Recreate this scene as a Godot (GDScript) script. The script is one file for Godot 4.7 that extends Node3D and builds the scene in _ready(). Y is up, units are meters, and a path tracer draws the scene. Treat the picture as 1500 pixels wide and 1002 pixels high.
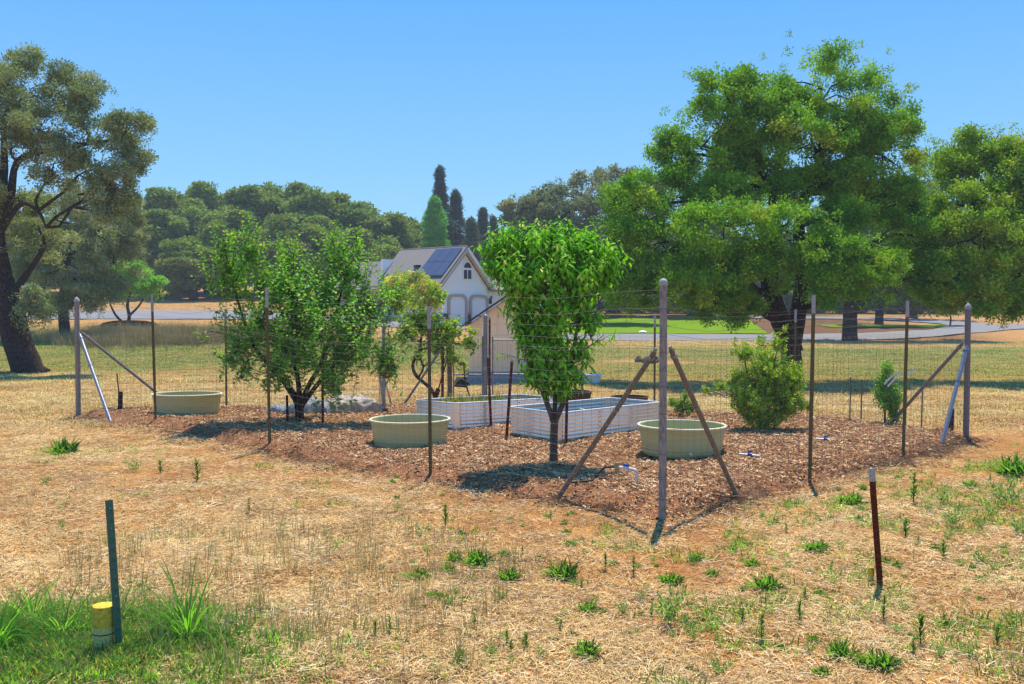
extends Node3D
# A fenced kitchen garden on dry summer pasture, oaks and a house behind. Metres; y up; the camera looks along -z; "d" below is the distance -z.

var R := RandomNumberGenerator.new()
var M := {}
var nz := FastNoiseLite.new()
var BED: PackedVector2Array
var SD := PackedFloat32Array()
var used := {}

class MB:
	var v := PackedVector3Array()
	var n := PackedVector3Array()
	var c := PackedColorArray()
	var ix := PackedInt32Array()
	var col := Color.WHITE
	func tri(a: Vector3, b: Vector3, d: Vector3) -> void:
		var m := (d - a).cross(b - a).normalized()
		var k := v.size()
		v.append_array(PackedVector3Array([a, b, d]))
		n.append_array(PackedVector3Array([m, m, m]))
		c.append_array(PackedColorArray([col, col, col]))
		ix.append_array(PackedInt32Array([k, k + 1, k + 2]))
	func quad(a: Vector3, b: Vector3, d: Vector3, e: Vector3) -> void:   # clockwise seen from outside
		var m := (d - a).cross(b - a).normalized()
		var k := v.size()
		v.append_array(PackedVector3Array([a, b, d, e]))
		n.append_array(PackedVector3Array([m, m, m, m]))
		c.append_array(PackedColorArray([col, col, col, col]))
		ix.append_array(PackedInt32Array([k, k + 1, k + 2, k, k + 2, k + 3]))
	func box(at: Vector3, s: Vector3, b := Basis.IDENTITY) -> void:
		var h := s / 2.0
		var p := []
		for i in 8:
			p.append(at + b * Vector3(h.x if i & 1 else -h.x, h.y if i & 2 else -h.y, h.z if i & 4 else -h.z))
		quad(p[4], p[6], p[7], p[5])
		quad(p[1], p[3], p[2], p[0])
		quad(p[5], p[7], p[3], p[1])
		quad(p[0], p[2], p[6], p[4])
		quad(p[6], p[2], p[3], p[7])
		quad(p[0], p[4], p[5], p[1])
	func bar(a: Vector3, b: Vector3, w: float, t: float, up := Vector3(0.123, 0.1, 1)) -> void:
		var y := (b - a).normalized()
		var x := y.cross(up).normalized()
		box((a + b) / 2.0, Vector3(w, a.distance_to(b), t), Basis(x, y, x.cross(y)))
	func tube(p: Array, r: Array, sides := 8, caps := true) -> void:
		var k := v.size()
		var ref := Vector3(0.31, 0.17, 0.93)
		var rings := p.size()
		for i in rings:
			var t: Vector3 = (p[mini(i + 1, rings - 1)] - p[maxi(i - 1, 0)]).normalized()
			var x := t.cross(ref).normalized()
			var y := t.cross(x)
			for j in sides:
				var a := TAU * j / sides
				var o := x * cos(a) + y * sin(a)
				v.append(p[i] + o * r[i])
				n.append(o)
				c.append(col)
		for i in rings - 1:
			for j in sides:
				var a := k + i * sides + j
				var b := k + i * sides + (j + 1) % sides
				ix.append_array(PackedInt32Array([a, b, b + sides, a, b + sides, a + sides]))
		if caps:
			for e in [0, rings - 1]:
				var q := v.size()
				var t2: Vector3 = (p[rings - 1] - p[rings - 2]).normalized() if e else (p[0] - p[1]).normalized()
				v.append(p[e])
				n.append(t2)
				c.append(col)
				for j in sides:
					v.append(v[k + e * sides + j])
					n.append(t2)
					c.append(col)
				for j in sides:
					var a2 := q + 1 + j
					var b2 := q + 1 + (j + 1) % sides
					ix.append_array(PackedInt32Array([q, b2, a2] if e == 0 else [q, a2, b2]))
	func lathe(prof: Array, sides := 32, at := Vector3.ZERO, sq := 1.0) -> void:   # profile of (radius, height) from below to above along the outside
		var k := v.size()
		for i in prof.size():
			var t: Vector2 = prof[mini(i + 1, prof.size() - 1)] - prof[maxi(i - 1, 0)]
			for j in sides:
				var a := TAU * j / sides
				v.append(at + Vector3(cos(a) * prof[i].x, prof[i].y, sin(a) * prof[i].x * sq))
				n.append(Vector3(cos(a) * t.y, -t.x, sin(a) * t.y).normalized())
				c.append(col)
		for i in prof.size() - 1:
			for j in sides:
				var a := k + i * sides + j
				var b := k + i * sides + (j + 1) % sides
				ix.append_array(PackedInt32Array([a, a + sides, b + sides, a, b + sides, b]))
	func plate(poly: PackedVector2Array, z0: float, z1: float, t := Transform3D.IDENTITY) -> void:   # a polygon in xy given depth
		var f := Geometry2D.triangulate_polygon(poly)
		var cc := Geometry2D.is_polygon_clockwise(poly)
		for i in range(0, f.size(), 3):
			var a := poly[f[i]]
			var b := poly[f[i + 1]]
			var d := poly[f[i + 2]]
			if (b - a).cross(d - a) > 0:
				var s := b
				b = d
				d = s
			tri(t * Vector3(a.x, a.y, z1), t * Vector3(b.x, b.y, z1), t * Vector3(d.x, d.y, z1))
			tri(t * Vector3(a.x, a.y, z0), t * Vector3(d.x, d.y, z0), t * Vector3(b.x, b.y, z0))
		for i in poly.size():
			var a := poly[i]
			var b := poly[(i + 1) % poly.size()]
			var area := 0.0
			for q in poly.size():
				area += poly[q].cross(poly[(q + 1) % poly.size()])
			if area > 0:
				var s := a
				a = b
				b = s
			quad(t * Vector3(a.x, a.y, z0), t * Vector3(a.x, a.y, z1), t * Vector3(b.x, b.y, z1), t * Vector3(b.x, b.y, z0))
	func mesh(m: Material) -> ArrayMesh:
		for i in range(0, ix.size(), 3):   # turn triangles whose winding disagrees with their normals
			var p := ix[i]
			var q := ix[i + 1]
			var r := ix[i + 2]
			if (v[r] - v[p]).cross(v[q] - v[p]).dot(n[p] + n[q] + n[r]) < 0.0:
				ix[i + 1] = r
				ix[i + 2] = q
		var a := []
		a.resize(Mesh.ARRAY_MAX)
		a[Mesh.ARRAY_VERTEX] = v
		a[Mesh.ARRAY_NORMAL] = n
		a[Mesh.ARRAY_COLOR] = c
		a[Mesh.ARRAY_INDEX] = ix
		var o := ArrayMesh.new()
		o.add_surface_from_arrays(Mesh.PRIMITIVE_TRIANGLES, a)
		o.surface_set_material(0, m)
		return o

func numbered(called: String) -> String:
	var k: int = used.get(called, 0)
	used[called] = k + 1
	return called if k == 0 else "%s_%03d" % [called, k]

func tag(o: Node, label: String, category: String, group := "", kind := "") -> Node:
	if label: o.set_meta("label", label)
	if category: o.set_meta("category", category)
	if group: o.set_meta("group", group)
	if kind: o.set_meta("kind", kind)
	return o

func thing(called: String, label: String, category: String, at: Vector3, group := "", b := Basis.IDENTITY) -> Node3D:
	var o := Node3D.new()
	o.name = numbered(called)
	o.transform = Transform3D(b, at)
	add_child(o, true)
	tag(o, label, category, group)
	return o

func put(called: String, m: Mesh, parent: Node = null, t := Transform3D.IDENTITY) -> MeshInstance3D:
	var o := MeshInstance3D.new()
	o.mesh = m
	o.transform = t
	if parent == null or parent == self:
		o.name = numbered(called)
		add_child(o, true)
	else:
		var k := 0
		var key: String = "_n_" + called
		k = parent.get_meta(key, 0)
		parent.set_meta(key, k + 1)
		o.name = called if k == 0 else "%s_%03d" % [called, k]
		parent.add_child(o, true)
	return o

func setting(called: String, m: Mesh, label := "") -> MeshInstance3D:
	var o := put(called, m)
	o.set_meta("kind", "structure")
	if label: o.set_meta("label", label)
	return o

func copies(called: String, m: Mesh, xf: Array, cols: Array, parent: Node = null) -> MultiMeshInstance3D:
	var mm := MultiMesh.new()
	mm.transform_format = MultiMesh.TRANSFORM_3D
	mm.use_colors = true
	mm.mesh = m
	mm.instance_count = xf.size()
	for i in xf.size():
		mm.set_instance_transform(i, xf[i])
		mm.set_instance_color(i, cols[i])
	var o := MultiMeshInstance3D.new()
	o.multimesh = mm
	if parent == null:
		o.name = numbered(called)
		add_child(o, true)
	else:
		o.name = called
		parent.add_child(o, true)
	o.set_meta("kind", "stuff")
	return o

# ---------------------------------------------------------------- ground shape and colour
func curve(d: float, t: Array) -> float:
	if d <= t[0].x: return t[0].y
	for i in range(1, t.size()):
		if d < t[i].x:
			var k: float = (d - t[i - 1].x) / (t[i].x - t[i - 1].x)
			return lerpf(t[i - 1].y, t[i].y, k)
	return t[-1].y

var TL := [Vector2(30, 0), Vector2(40, 0.22), Vector2(55, 0.8), Vector2(64, 1.28), Vector2(72, 2.05), Vector2(90, 3.05), Vector2(120, 5.0), Vector2(450, 14)]
var TR := [Vector2(50, 0), Vector2(60, 0.02), Vector2(64, 0.38), Vector2(90, 1.5), Vector2(120, 2.5), Vector2(450, 10)]

func base_h(x: float, d: float) -> float:
	var u := x / maxf(d, 1.0)
	var h := lerpf(curve(d, TL), curve(d, TR), smoothstep(-0.28, -0.06, u))
	if d > 36 and d < 62: h += 0.18 * exp(-pow((x + 23.5) / 2.0, 2) - pow((d - 58.0) / 2.0, 2))
	return h + (nz.get_noise_2d(x * 0.35, d * 0.35) * 0.07 + nz.get_noise_2d(x * 1.6, d * 1.6 + 50) * 0.03) * smoothstep(120.0, 20.0, d)

func bed_sd(x: float, d: float) -> float:   # distance inside the mulched bed (negative outside)
	var i := int((x + 12.0) * 10.0)
	var j := int((d - 5.0) * 10.0)
	if i < 0 or j < 0 or i >= 220 or j >= 170: return -9.0
	return SD[j * 220 + i]

func hg(x: float, d: float) -> float:
	var s := bed_sd(x, d)
	var h := base_h(x, d)
	if s > 0.0: h += 0.01 + 0.115 * smoothstep(0.0, 0.35, s) + 0.03 * nz.get_noise_2d(x * 5.0 + 300, d * 5.0) * smoothstep(0.0, 0.3, s)
	return h

func P(x: float, d: float, up := 0.0) -> Vector3:
	return Vector3(x, hg(x, d) + up, -d)

func ground_col(x: float, d: float) -> Color:
	var n1 := nz.get_noise_2d(x * 0.9, d * 0.9) * 0.5 + 0.5
	var n2 := nz.get_noise_2d(x * 3.5 + 90, d * 3.5) * 0.5 + 0.5
	var n3 := nz.get_noise_2d(x * 0.25 + 400, d * 0.25) * 0.5 + 0.5
	var straw := Color(0.68, 0.49, 0.245)
	var soil := Color(0.45, 0.268, 0.142)
	var green := Color(0.22, 0.30, 0.075)
	var c := soil.lerp(straw, smoothstep(0.25, 0.62, n1 * 0.6 + n2 * 0.4))
	if d < 14.0: c = c.lerp(straw, 0.55 * smoothstep(0.6, -1.0, x) * smoothstep(11.0, 7.5, d))
	if d < 24.0:
		var s := bed_sd(x, d)
		var edge := clampf(1.0 - (-s) / 1.3, 0.0, 1.0) if s < 0 else 0.0
		c = c.lerp(soil, edge * 0.75 * smoothstep(0.2, 0.6, n2))
		if x > 1.5 and d < 14: c = c.lerp(soil.lerp(green, 0.4 * n2), 0.45 * smoothstep(1.5, 4.0, x) * n1)
		if x < -1.0 and d > 8.5 and d < 16: c = c.lerp(soil, 0.28)
		if d < 8.0: c = c.lerp(green, 0.75 * exp(-pow((x + 2.4) / 1.0, 2) - pow((d - 5.2) / 0.75, 2)))
	if d > 17.0:
		var u := x / d
		var k := 0.0
		if u < -0.05: k = smoothstep(27.0, 33.0, d) * (1.0 - smoothstep(52.0, 58.0, d)) * (0.35 + 0.9 * n3)
		else: k = smoothstep(22.0, 30.0, d) * (1.0 - smoothstep(46.0, 52.0, d)) * (0.3 + 0.6 * n3)
		k += 0.12 + 0.25 * (n2 - 0.5)
		c = c.lerp(straw, 0.35 * smoothstep(17.0, 22.0, d))
		c = c.lerp(green, clampf(k, 0.0, 0.9))
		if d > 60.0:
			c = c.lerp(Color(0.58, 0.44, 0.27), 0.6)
			if x > 2.0: c = c.lerp(Color(0.13, 0.14, 0.055), 0.8 * smoothstep(90.0, 96.0, d))  # shade under the far tree row, put into the ground colour
			if x > 16.0: c = c.lerp(Color(0.15, 0.105, 0.08), 0.85 * smoothstep(34.0, 27.0, x))  # oak shade beyond the driveway, painted as a darker brown
		c = c.lerp(Color(0.72, 0.54, 0.36), 0.85 * exp(-pow((x - 5.4) / 2.2, 2) - pow((d - 35.8) / 1.6, 2)))
	return c

func col_near(a: Color, b: Color) -> Color:
	var t := R.randf()
	var k := R.randf_range(0.75, 1.2)
	var q := a.lerp(b, t)
	return Color(q.r * k, q.g * k, q.b * k)

# ---------------------------------------------------------------- materials
func tex(seed_: int, freq: float, stops: Array, size := 512, stretch := Vector2.ONE, fractal := 5) -> ImageTexture:
	var f := FastNoiseLite.new()
	f.seed = seed_
	f.frequency = freq
	f.fractal_octaves = fractal
	var src := f.get_seamless_image(int(size * stretch.x), int(size * stretch.y))
	src.resize(size, size)
	var g := Gradient.new()
	g.offsets = PackedFloat32Array(stops.map(func(s): return s[0]))
	g.colors = PackedColorArray(stops.map(func(s): return s[1]))
	var lut := []
	for i in 256: lut.append(g.sample(i / 255.0))
	var im := Image.create(size, size, false, Image.FORMAT_RGB8)
	var data := src.get_data()
	var bytes := data.size() / (size * size)
	for y in size:
		for x in size:
			im.set_pixel(x, y, lut[data[(y * size + x) * bytes]])
	return ImageTexture.create_from_image(im)

func fibre_tex(seed_: int, size: int, count: int, len0: float, len1: float, back: Array, tones: Array, thick := 1) -> ImageTexture:
	var r := RandomNumberGenerator.new()
	r.seed = seed_
	var im := Image.create(size, size, false, Image.FORMAT_RGB8)
	var f := FastNoiseLite.new()
	f.seed = seed_
	f.frequency = 0.02
	f.fractal_octaves = 5
	var base := f.get_seamless_image(size, size)
	var data := base.get_data()
	var bytes := data.size() / (size * size)
	for y in size:
		for x in size:
			im.set_pixel(x, y, back[0].lerp(back[1], data[(y * size + x) * bytes] / 255.0))
	for i in count:
		var p := Vector2(r.randf() * size, r.randf() * size)
		var a := r.randf() * TAU
		var bend := r.randf_range(-0.012, 0.012)
		var tone: Color = tones[r.randi() % tones.size()].lerp(back[1], r.randf() * 0.35)
		for k in int(r.randf_range(len0, len1)):
			for w in thick:
				im.set_pixel(posmod(int(p.x - sin(a) * w), size), posmod(int(p.y + cos(a) * w), size), tone)
			p += Vector2(cos(a), sin(a))
			a += bend
	return ImageTexture.create_from_image(im)

func lin(r: float, g: float, b: float) -> Color:
	return Color(r, g, b).linear_to_srgb()

func mat(called: String, c: Color, rough := 0.8, t: Texture2D = null, scale := Vector3.ONE, relief := 0.0, rt: Texture2D = null) -> StandardMaterial3D:
	var m := StandardMaterial3D.new()
	m.resource_name = called
	m.albedo_color = (c if c == Color.WHITE else Color(c.r * 0.78, c.g * 0.78, c.b * 0.78)).linear_to_srgb()
	m.roughness = rough
	m.metallic_specular = 0.5 if rough < 0.5 else 0.25
	if t:
		m.albedo_texture = t
		m.uv1_triplanar = true
		m.uv1_scale = scale
	if relief > 0.0:
		m.uv1_triplanar = true
		m.uv1_scale = scale
		m.heightmap_enabled = true
		m.heightmap_texture = rt if rt else t
		m.heightmap_scale = relief
	M[called] = m
	return m

func leafmat(called: String, rough: float, back: float) -> void:
	var m := mat(called, Color.WHITE, rough)
	m.vertex_color_use_as_albedo = true
	m.backlight_enabled = true
	m.backlight = Color(back, back, back * 0.6)
	m.metallic_specular = 0.16

func materials() -> void:
	var g := func(a: float) -> Color: return Color(a, a, a)
	var speck := tex(3, 0.03, [[0.0, g.call(0.72)], [0.45, g.call(0.88)], [0.6, g.call(0.96)], [1.0, g.call(1.0)]])
	var grime := tex(5, 0.012, [[0.0, g.call(0.66)], [0.5, g.call(0.92)], [1.0, g.call(1.0)]])
	var rust := tex(8, 0.03, [[0.0, Color(0.5, 0.32, 0.25)], [0.5, Color(0.8, 0.6, 0.5)], [1.0, Color(1, 0.9, 0.8)]])
	var barkt := tex(11, 0.02, [[0.0, g.call(0.35)], [0.42, g.call(0.6)], [0.6, g.call(0.9)], [1.0, g.call(1.0)]])
	var woodt := tex(14, 0.02, [[0.0, g.call(0.55)], [0.5, g.call(0.85)], [1.0, g.call(1.0)]], 512, Vector2(1, 1))
	var straw := fibre_tex(21, 1024, 11000, 30, 150, [Color(0.55, 0.42, 0.33), Color(0.80, 0.68, 0.55)], [Color(1, 0.93, 0.78), Color(0.95, 0.82, 0.62), Color(0.84, 0.68, 0.5), Color(0.55, 0.42, 0.32)], 2)
	var chips := fibre_tex(23, 1024, 5200, 14, 46, [Color(0.36, 0.23, 0.15), Color(0.60, 0.40, 0.27)], [Color(0.92, 0.72, 0.54), Color(0.78, 0.56, 0.38), Color(0.62, 0.41, 0.27), Color(0.97, 0.82, 0.64), Color(0.46, 0.29, 0.19)], 6)
	var gravel := tex(31, 0.08, [[0.0, g.call(0.6)], [0.5, g.call(0.85)], [1.0, g.call(1.0)]])
	var m: StandardMaterial3D = mat("ground", Color.WHITE, 0.95, straw, Vector3(0.55, 0.55, 0.55), 1.2)
	m.vertex_color_use_as_albedo = true
	m.uv1_world_triplanar = true
	m = mat("mulch", Color(1.0, 0.9, 0.78), 0.9, chips, Vector3(0.8, 0.8, 0.8), 2.5)
	m.uv1_world_triplanar = true
	m = mat("lawn", Color(0.21, 0.36, 0.01), 0.9, speck, Vector3(0.5, 0.5, 0.5), 3.0)
	m.uv1_world_triplanar = true
	m.metallic_specular = 0.06
	m = mat("asphalt", Color(0.36, 0.345, 0.34), 0.9, gravel, Vector3(0.25, 0.25, 0.25))
	m.uv1_world_triplanar = true
	m = mat("chip", Color.WHITE, 0.85)
	m.vertex_color_use_as_albedo = true
	leafmat("straw", 0.7, 0.35)
	leafmat("blade", 0.55, 1.2)
	leafmat("leaf", 0.55, 0.85)
	leafmat("dull_leaf", 0.8, 0.75)
	M.dull_leaf.metallic_specular = 0.12
	leafmat("glossy_leaf", 0.45, 0.85)
	mat("bark", Color(0.135, 0.095, 0.07), 0.95, barkt, Vector3(2.2, 0.7, 2.2), 5.0)
	mat("young_bark", Color(0.27, 0.185, 0.135), 0.85, barkt, Vector3(9, 4, 9), 0.6)
	mat("post_wood", Color(0.54, 0.45, 0.37), 0.9, woodt, Vector3(6, 0.8, 6), 0.6)
	mat("brace_wood", Color(0.36, 0.285, 0.21), 0.85, woodt, Vector3(6, 1.5, 6), 0.4)
	mat("galvanised", Color(0.42, 0.42, 0.45), 0.45, speck, Vector3(2, 2, 2)).metallic = 0.55
	mat("old_pipe", Color(0.33, 0.29, 0.27), 0.6, speck, Vector3(3, 3, 3)).metallic = 0.3
	mat("wire", Color(0.24, 0.20, 0.17), 0.6)
	mat("t_post", Color(0.24, 0.175, 0.07), 0.65, speck, Vector3(4, 4, 4))
	mat("white_tip", Color(0.62, 0.57, 0.52), 0.6, speck, Vector3(5, 5, 5))
	mat("rust", Color(0.26, 0.10, 0.055), 0.85, rust, Vector3(4, 4, 4))
	mat("green_steel", Color(0.04, 0.19, 0.125), 0.45, speck, Vector3(6, 6, 6))
	mat("dark", Color(0.022, 0.02, 0.02), 0.6)
	mat("tub", Color(0.60, 0.57, 0.25), 0.6)
	mat("tub_rim", Color(0.80, 0.77, 0.48), 0.6)
	mat("bed_steel", Color(1.25, 1.10, 0.88), 0.22).metallic = 0.4
	mat("bed_rim", Color(0.82, 0.82, 0.8), 0.4)
	mat("soil", Color(0.10, 0.062, 0.04), 0.95, barkt, Vector3(3, 3, 3), 3.0)
	mat("pot", Color(0.13, 0.075, 0.055), 0.8, speck, Vector3(3, 3, 3))
	mat("pvc", Color(0.74, 0.73, 0.71), 0.35)
	mat("valve_blue", Color(0.02, 0.08, 0.33), 0.4)
	mat("brass", Color(0.42, 0.30, 0.10), 0.45)
	mat("black_hose", Color(0.03, 0.028, 0.026), 0.5)
	mat("yellow", Color(0.95, 0.68, 0.07), 0.6, grime, Vector3(4, 4, 4))
	mat("concrete", Color(0.95, 0.78, 0.25), 0.9, speck, Vector3(6, 6, 6))
	mat("tarp_pale", Color(0.62, 0.53, 0.43), 0.8, grime, Vector3(1.5, 1.5, 1.5))
	mat("tarp_blue", Color(0.34, 0.39, 0.41), 0.6, grime, Vector3(2, 2, 2))
	mat("white_ribbon", Color(0.82, 0.82, 0.82), 0.5)
	mat("siding", Color(1.2, 1.17, 1.12), 0.7)
	mat("cream_siding", Color(0.95, 0.86, 0.58), 0.7, speck, Vector3(0.3, 2.0, 0.3))
	mat("soffit", Color(0.85, 0.66, 0.46), 0.8)
	mat("shingles", Color(0.44, 0.38, 0.325), 0.9, gravel, Vector3(0.7, 2.5, 0.7), 2.0)
	mat("trim", Color(1.12, 1.1, 1.07), 0.5)
	mat("taupe", Color(0.58, 0.47, 0.42), 0.7)
	mat("stone", Color(0.20, 0.17, 0.15), 0.9, barkt, Vector3(2, 2, 2), 3.0)
	mat("solar", Color(0.10, 0.115, 0.17), 0.22).metallic = 0.2
	mat("glass", Color(0.03, 0.045, 0.06), 0.05)
	mat("shed_wall", Color(1.25, 0.89, 0.53), 0.75)
	mat("shed_base", Color(0.52, 0.50, 0.52), 0.8, speck, Vector3(1, 1, 1))
	mat("shed_roof", Color(0.15, 0.085, 0.065), 0.85, gravel, Vector3(1, 1, 1))
	mat("rock", Color(0.22, 0.19, 0.165), 0.9, barkt, Vector3(1.4, 1.4, 1.4), 4.0)
	mat("barn", Color(0.50, 0.50, 0.50), 0.6, speck, Vector3(0.5, 0.5, 0.5))
	mat("pale_blue", Color(0.30, 0.42, 0.60), 0.4)

# ---------------------------------------------------------------- plants
func rdir() -> Vector3:
	var z := R.randf_range(-1, 1)
	var a := R.randf() * TAU
	var s := sqrt(1 - z * z)
	return Vector3(s * cos(a), z, s * sin(a))

func frame(y: Vector3, zhint: Vector3) -> Basis:
	y = y.normalized()
	var x := y.cross(zhint)
	if x.length() < 0.01: x = y.cross(Vector3(0.7, 0.1, 0.3))
	x = x.normalized()
	return Basis(x, y, x.cross(y))

func clump(seed_: int, count: int, rad: float, l: float, w: float, m: Material, flat := 0.7, up := 0.5, twig := true) -> ArrayMesh:
	# a spray of leaves round a few twigs
	R.seed = seed_
	var mb := MB.new()
	for i in count:
		var p := rdir() * rad * pow(R.randf(), 0.5)
		p.y *= flat * 0.75
		var ax := (rdir() + p.normalized() * 0.7 + Vector3(0, 0.1, 0)).normalized()
		var nn := (rdir() * 1.1 + Vector3(0, 0.75 + up * 0.4, 0) + p.normalized() * 0.2).normalized()
		var s := ax.cross(nn).normalized() * w * R.randf_range(0.35, 0.6)
		var k := l * R.randf_range(0.7, 1.25)
		var b := R.randf_range(0.72, 1.25)
		mb.col = Color(b * R.randf_range(0.9, 1.15), b, b * R.randf_range(0.8, 1.1))
		mb.quad(p, p + ax * k * 0.5 + s, p + ax * k, p + ax * k * 0.45 - s)
	return mb.mesh(m)

func leaf(l: float, w: float, m: Material, fold := 0.18, curl := 0.25) -> ArrayMesh:
	var mb := MB.new()
	var rows := [[0.0, 0.02], [0.18, 0.34], [0.42, 0.5], [0.7, 0.36], [1.0, 0.0]]
	for i in rows.size() - 1:
		var a0: float = rows[i][0]
		var a1: float = rows[i + 1][0]
		var c0 := Vector3(0, a0 * l, -curl * l * a0 * a0)
		var c1 := Vector3(0, a1 * l, -curl * l * a1 * a1)
		for s in [-1.0, 1.0]:
			var e0 := c0 + Vector3(s * rows[i][1] * w, 0, fold * w * rows[i][1])
			var e1 := c1 + Vector3(s * rows[i + 1][1] * w, 0, fold * w * rows[i + 1][1])
			if s > 0: mb.quad(c0, c1, e1, e0)
			else: mb.quad(c0, e0, e1, c1)
	return mb.mesh(m)

func blades(seed_: int, count: int, rad: float, h0: float, h1: float, w: float, lean: float, m: Material, tone := 0.25, lift := 0.0) -> ArrayMesh:
	R.seed = seed_
	var mb := MB.new()
	for i in count:
		var a := R.randf() * TAU
		var rr := rad * sqrt(R.randf())
		var p := Vector3(cos(a) * rr, -0.01 + lift * R.randf(), sin(a) * rr)
		var b := a + R.randf_range(-1.2, 1.2)
		var h := R.randf_range(h0, h1)
		var th := lean * R.randf_range(0.35, 1.15)
		var out := Vector3(cos(b), 0, sin(b))
		var side := Vector3(-sin(b), 0, cos(b)) * w * R.randf_range(0.6, 1.2) * 0.5
		var q := p + (out * sin(th * 0.6) + Vector3.UP * cos(th * 0.6)) * h * 0.55
		var t := q + (out * sin(th * 1.3) + Vector3.UP * cos(th * 1.3)) * h * 0.5
		if t.y < 0.004: t.y = 0.004
		var k := 1.0 + R.randf_range(-tone, tone)
		mb.col = Color(k, k * R.randf_range(0.94, 1.06), k)
		mb.quad(p - side, q - side * 0.85, q + side * 0.85, p + side)
		mb.tri(q - side * 0.85, t, q + side * 0.85)
	return mb.mesh(m)

func arcs(seed_: int, count: int, rad: float, l0: float, l1: float) -> ArrayMesh:   # broad grass blades arching over
	R.seed = seed_
	var mb := MB.new()
	for i in count:
		var a := R.randf() * TAU
		var out := Vector3(cos(a), 0, sin(a))
		var side := Vector3(-sin(a), 0, cos(a)) * R.randf_range(0.004, 0.010)
		var p := out * rad * R.randf() + Vector3(0, -0.01, 0)
		var l := R.randf_range(l0, l1) / 5.0
		var el := R.randf_range(0.55, 1.45)
		var fall := R.randf_range(0.12, 0.55)
		var k := R.randf_range(0.65, 1.4)
		mb.col = Color(k * R.randf_range(0.9, 1.2), k, k * R.randf_range(0.8, 1.3))
		for j in 5:
			var q := p + (out * cos(el) + Vector3.UP * sin(el)) * l
			if q.y < 0.01: q.y = 0.01
			var w0 := 1.0 - 0.16 * j if j > 0 else 0.7
			var w1 := 1.0 - 0.16 * (j + 1) if j < 4 else 0.05
			mb.quad(p - side * w0, q - side * w1, q + side * w1, p + side * w0)
			p = q
			el -= fall
	return mb.mesh(M.blade)

func lying(seed_: int, count: int, rad: float, l0: float, l1: float) -> ArrayMesh:   # dry stems fallen every way
	R.seed = seed_
	var mb := MB.new()
	for i in count:
		var a := R.randf() * TAU
		var rr := rad * sqrt(R.randf())
		var b := R.randf() * TAU
		var p := Vector3(cos(a) * rr, R.randf_range(0.0, 0.012), sin(a) * rr)
		var d := Vector3(cos(b), R.randf_range(-0.08, 0.30) * R.randf(), sin(b)) * R.randf_range(l0, l1)
		var w := R.randf_range(0.0010, 0.0022)
		var side := Vector3(-sin(b), R.randf_range(-0.6, 0.6), cos(b)).normalized() * w
		var mid := p + d * 0.5 + Vector3(-sin(b), 0.4, cos(b)) * R.randf_range(-0.012, 0.012)
		var k := R.randf_range(0.7, 1.3)
		mb.col = Color(k, k * R.randf_range(0.95, 1.03), k * R.randf_range(0.88, 1.08))
		mb.quad(p - side, mid - side, mid + side, p + side)
		mb.quad(mid - side, p + d - side * 0.5, p + d + side * 0.5, mid + side)
	return mb.mesh(M.straw)

func fuller(lobes: Array, k: float) -> Array:
	return lobes.map(func(L): return [L[0], L[1], L[2], L[3] * k, L[4] * k, L[5] * k])

func crown(parent: Node3D, lobes: Array, meshes: ArrayMesh, subs: int, per: int, subr: float, cols: Array, s0: float, s1: float, hang := 0.0, keep := 1.0, loose := 0.12) -> void:
	var xf := []
	var cc := []
	for L in lobes:
		var c := Vector3(L[0], L[1], L[2])
		var e := Vector3(L[3], L[4], L[5])
		var big := clampf((e.x * e.y * e.z) ** 0.333 , 0.1, 9.0)
		for i in int(subs * R.randf_range(0.8, 1.2)):
			var o := rdir()
			if R.randf() < 0.35 and o.y < 0: o.y = -o.y
			var at := c + o * e * R.randf_range(0.5, 1.1)
			if R.randf() > keep: continue
			var sr := big * subr * R.randf_range(0.4, 1.2)
			var tone: Color = cols[0].lerp(cols[1], R.randf())
			if R.randf() < 0.14: tone = tone.lerp(cols[2], R.randf())
			for j in int(per * R.randf_range(0.7, 1.3)):
				var q := rdir()
				var rr := pow(R.randf(), 0.4)
				var pos := at + Vector3(q.x, q.y * 0.5 - hang * R.randf(), q.z) * sr * rr
				if R.randf() < loose: pos = c + rdir() * e * R.randf_range(0.5, 1.12) + Vector3(0, -hang * 0.5 * R.randf(), 0)
				var s := R.randf_range(s0, s1)
				xf.append(Transform3D(frame((Vector3(0, 0.5, 0) + q * 0.7 + (pos - c).normalized() * 0.5 + rdir() * 0.7), rdir()).scaled(Vector3(s, s, s)), pos))
				var k := R.randf_range(0.72, 1.28) * 2.5
				cc.append(Color(tone.r * k, tone.g * k, tone.b * k))
		for i in int(subs * per * 0.05):   # loose sprigs round the outline
			var o := rdir()
			var s := R.randf_range(s0, s1) * 0.8
			xf.append(Transform3D(frame(o + Vector3(0, 0.5, 0), rdir()).scaled(Vector3(s, s, s)), c + o * (e * 1.05 + Vector3.ONE * big * 0.4 * R.randf())))
			var tone2: Color = cols[0].lerp(cols[1], R.randf()) * 2.5
			cc.append(tone2)
	copies("crown", meshes, xf, cc, parent)

func crooked(a: Vector3, b: Vector3, n: int, wob: float, rise := 0.0) -> Array:
	var p := []
	var len := a.distance_to(b)
	for i in n + 1:
		var t := float(i) / n
		var q := a.lerp(b, t) + Vector3(0, rise * len * sin(t * PI), 0)
		if i > 0 and i < n: q += rdir() * wob * len * 0.5
		p.append(q)
	return p

func taper(r0: float, r1: float, n: int) -> Array:
	var r := []
	for i in n + 1: r.append(lerpf(r0, r1, pow(float(i) / n, 0.8)))
	return r

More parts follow.
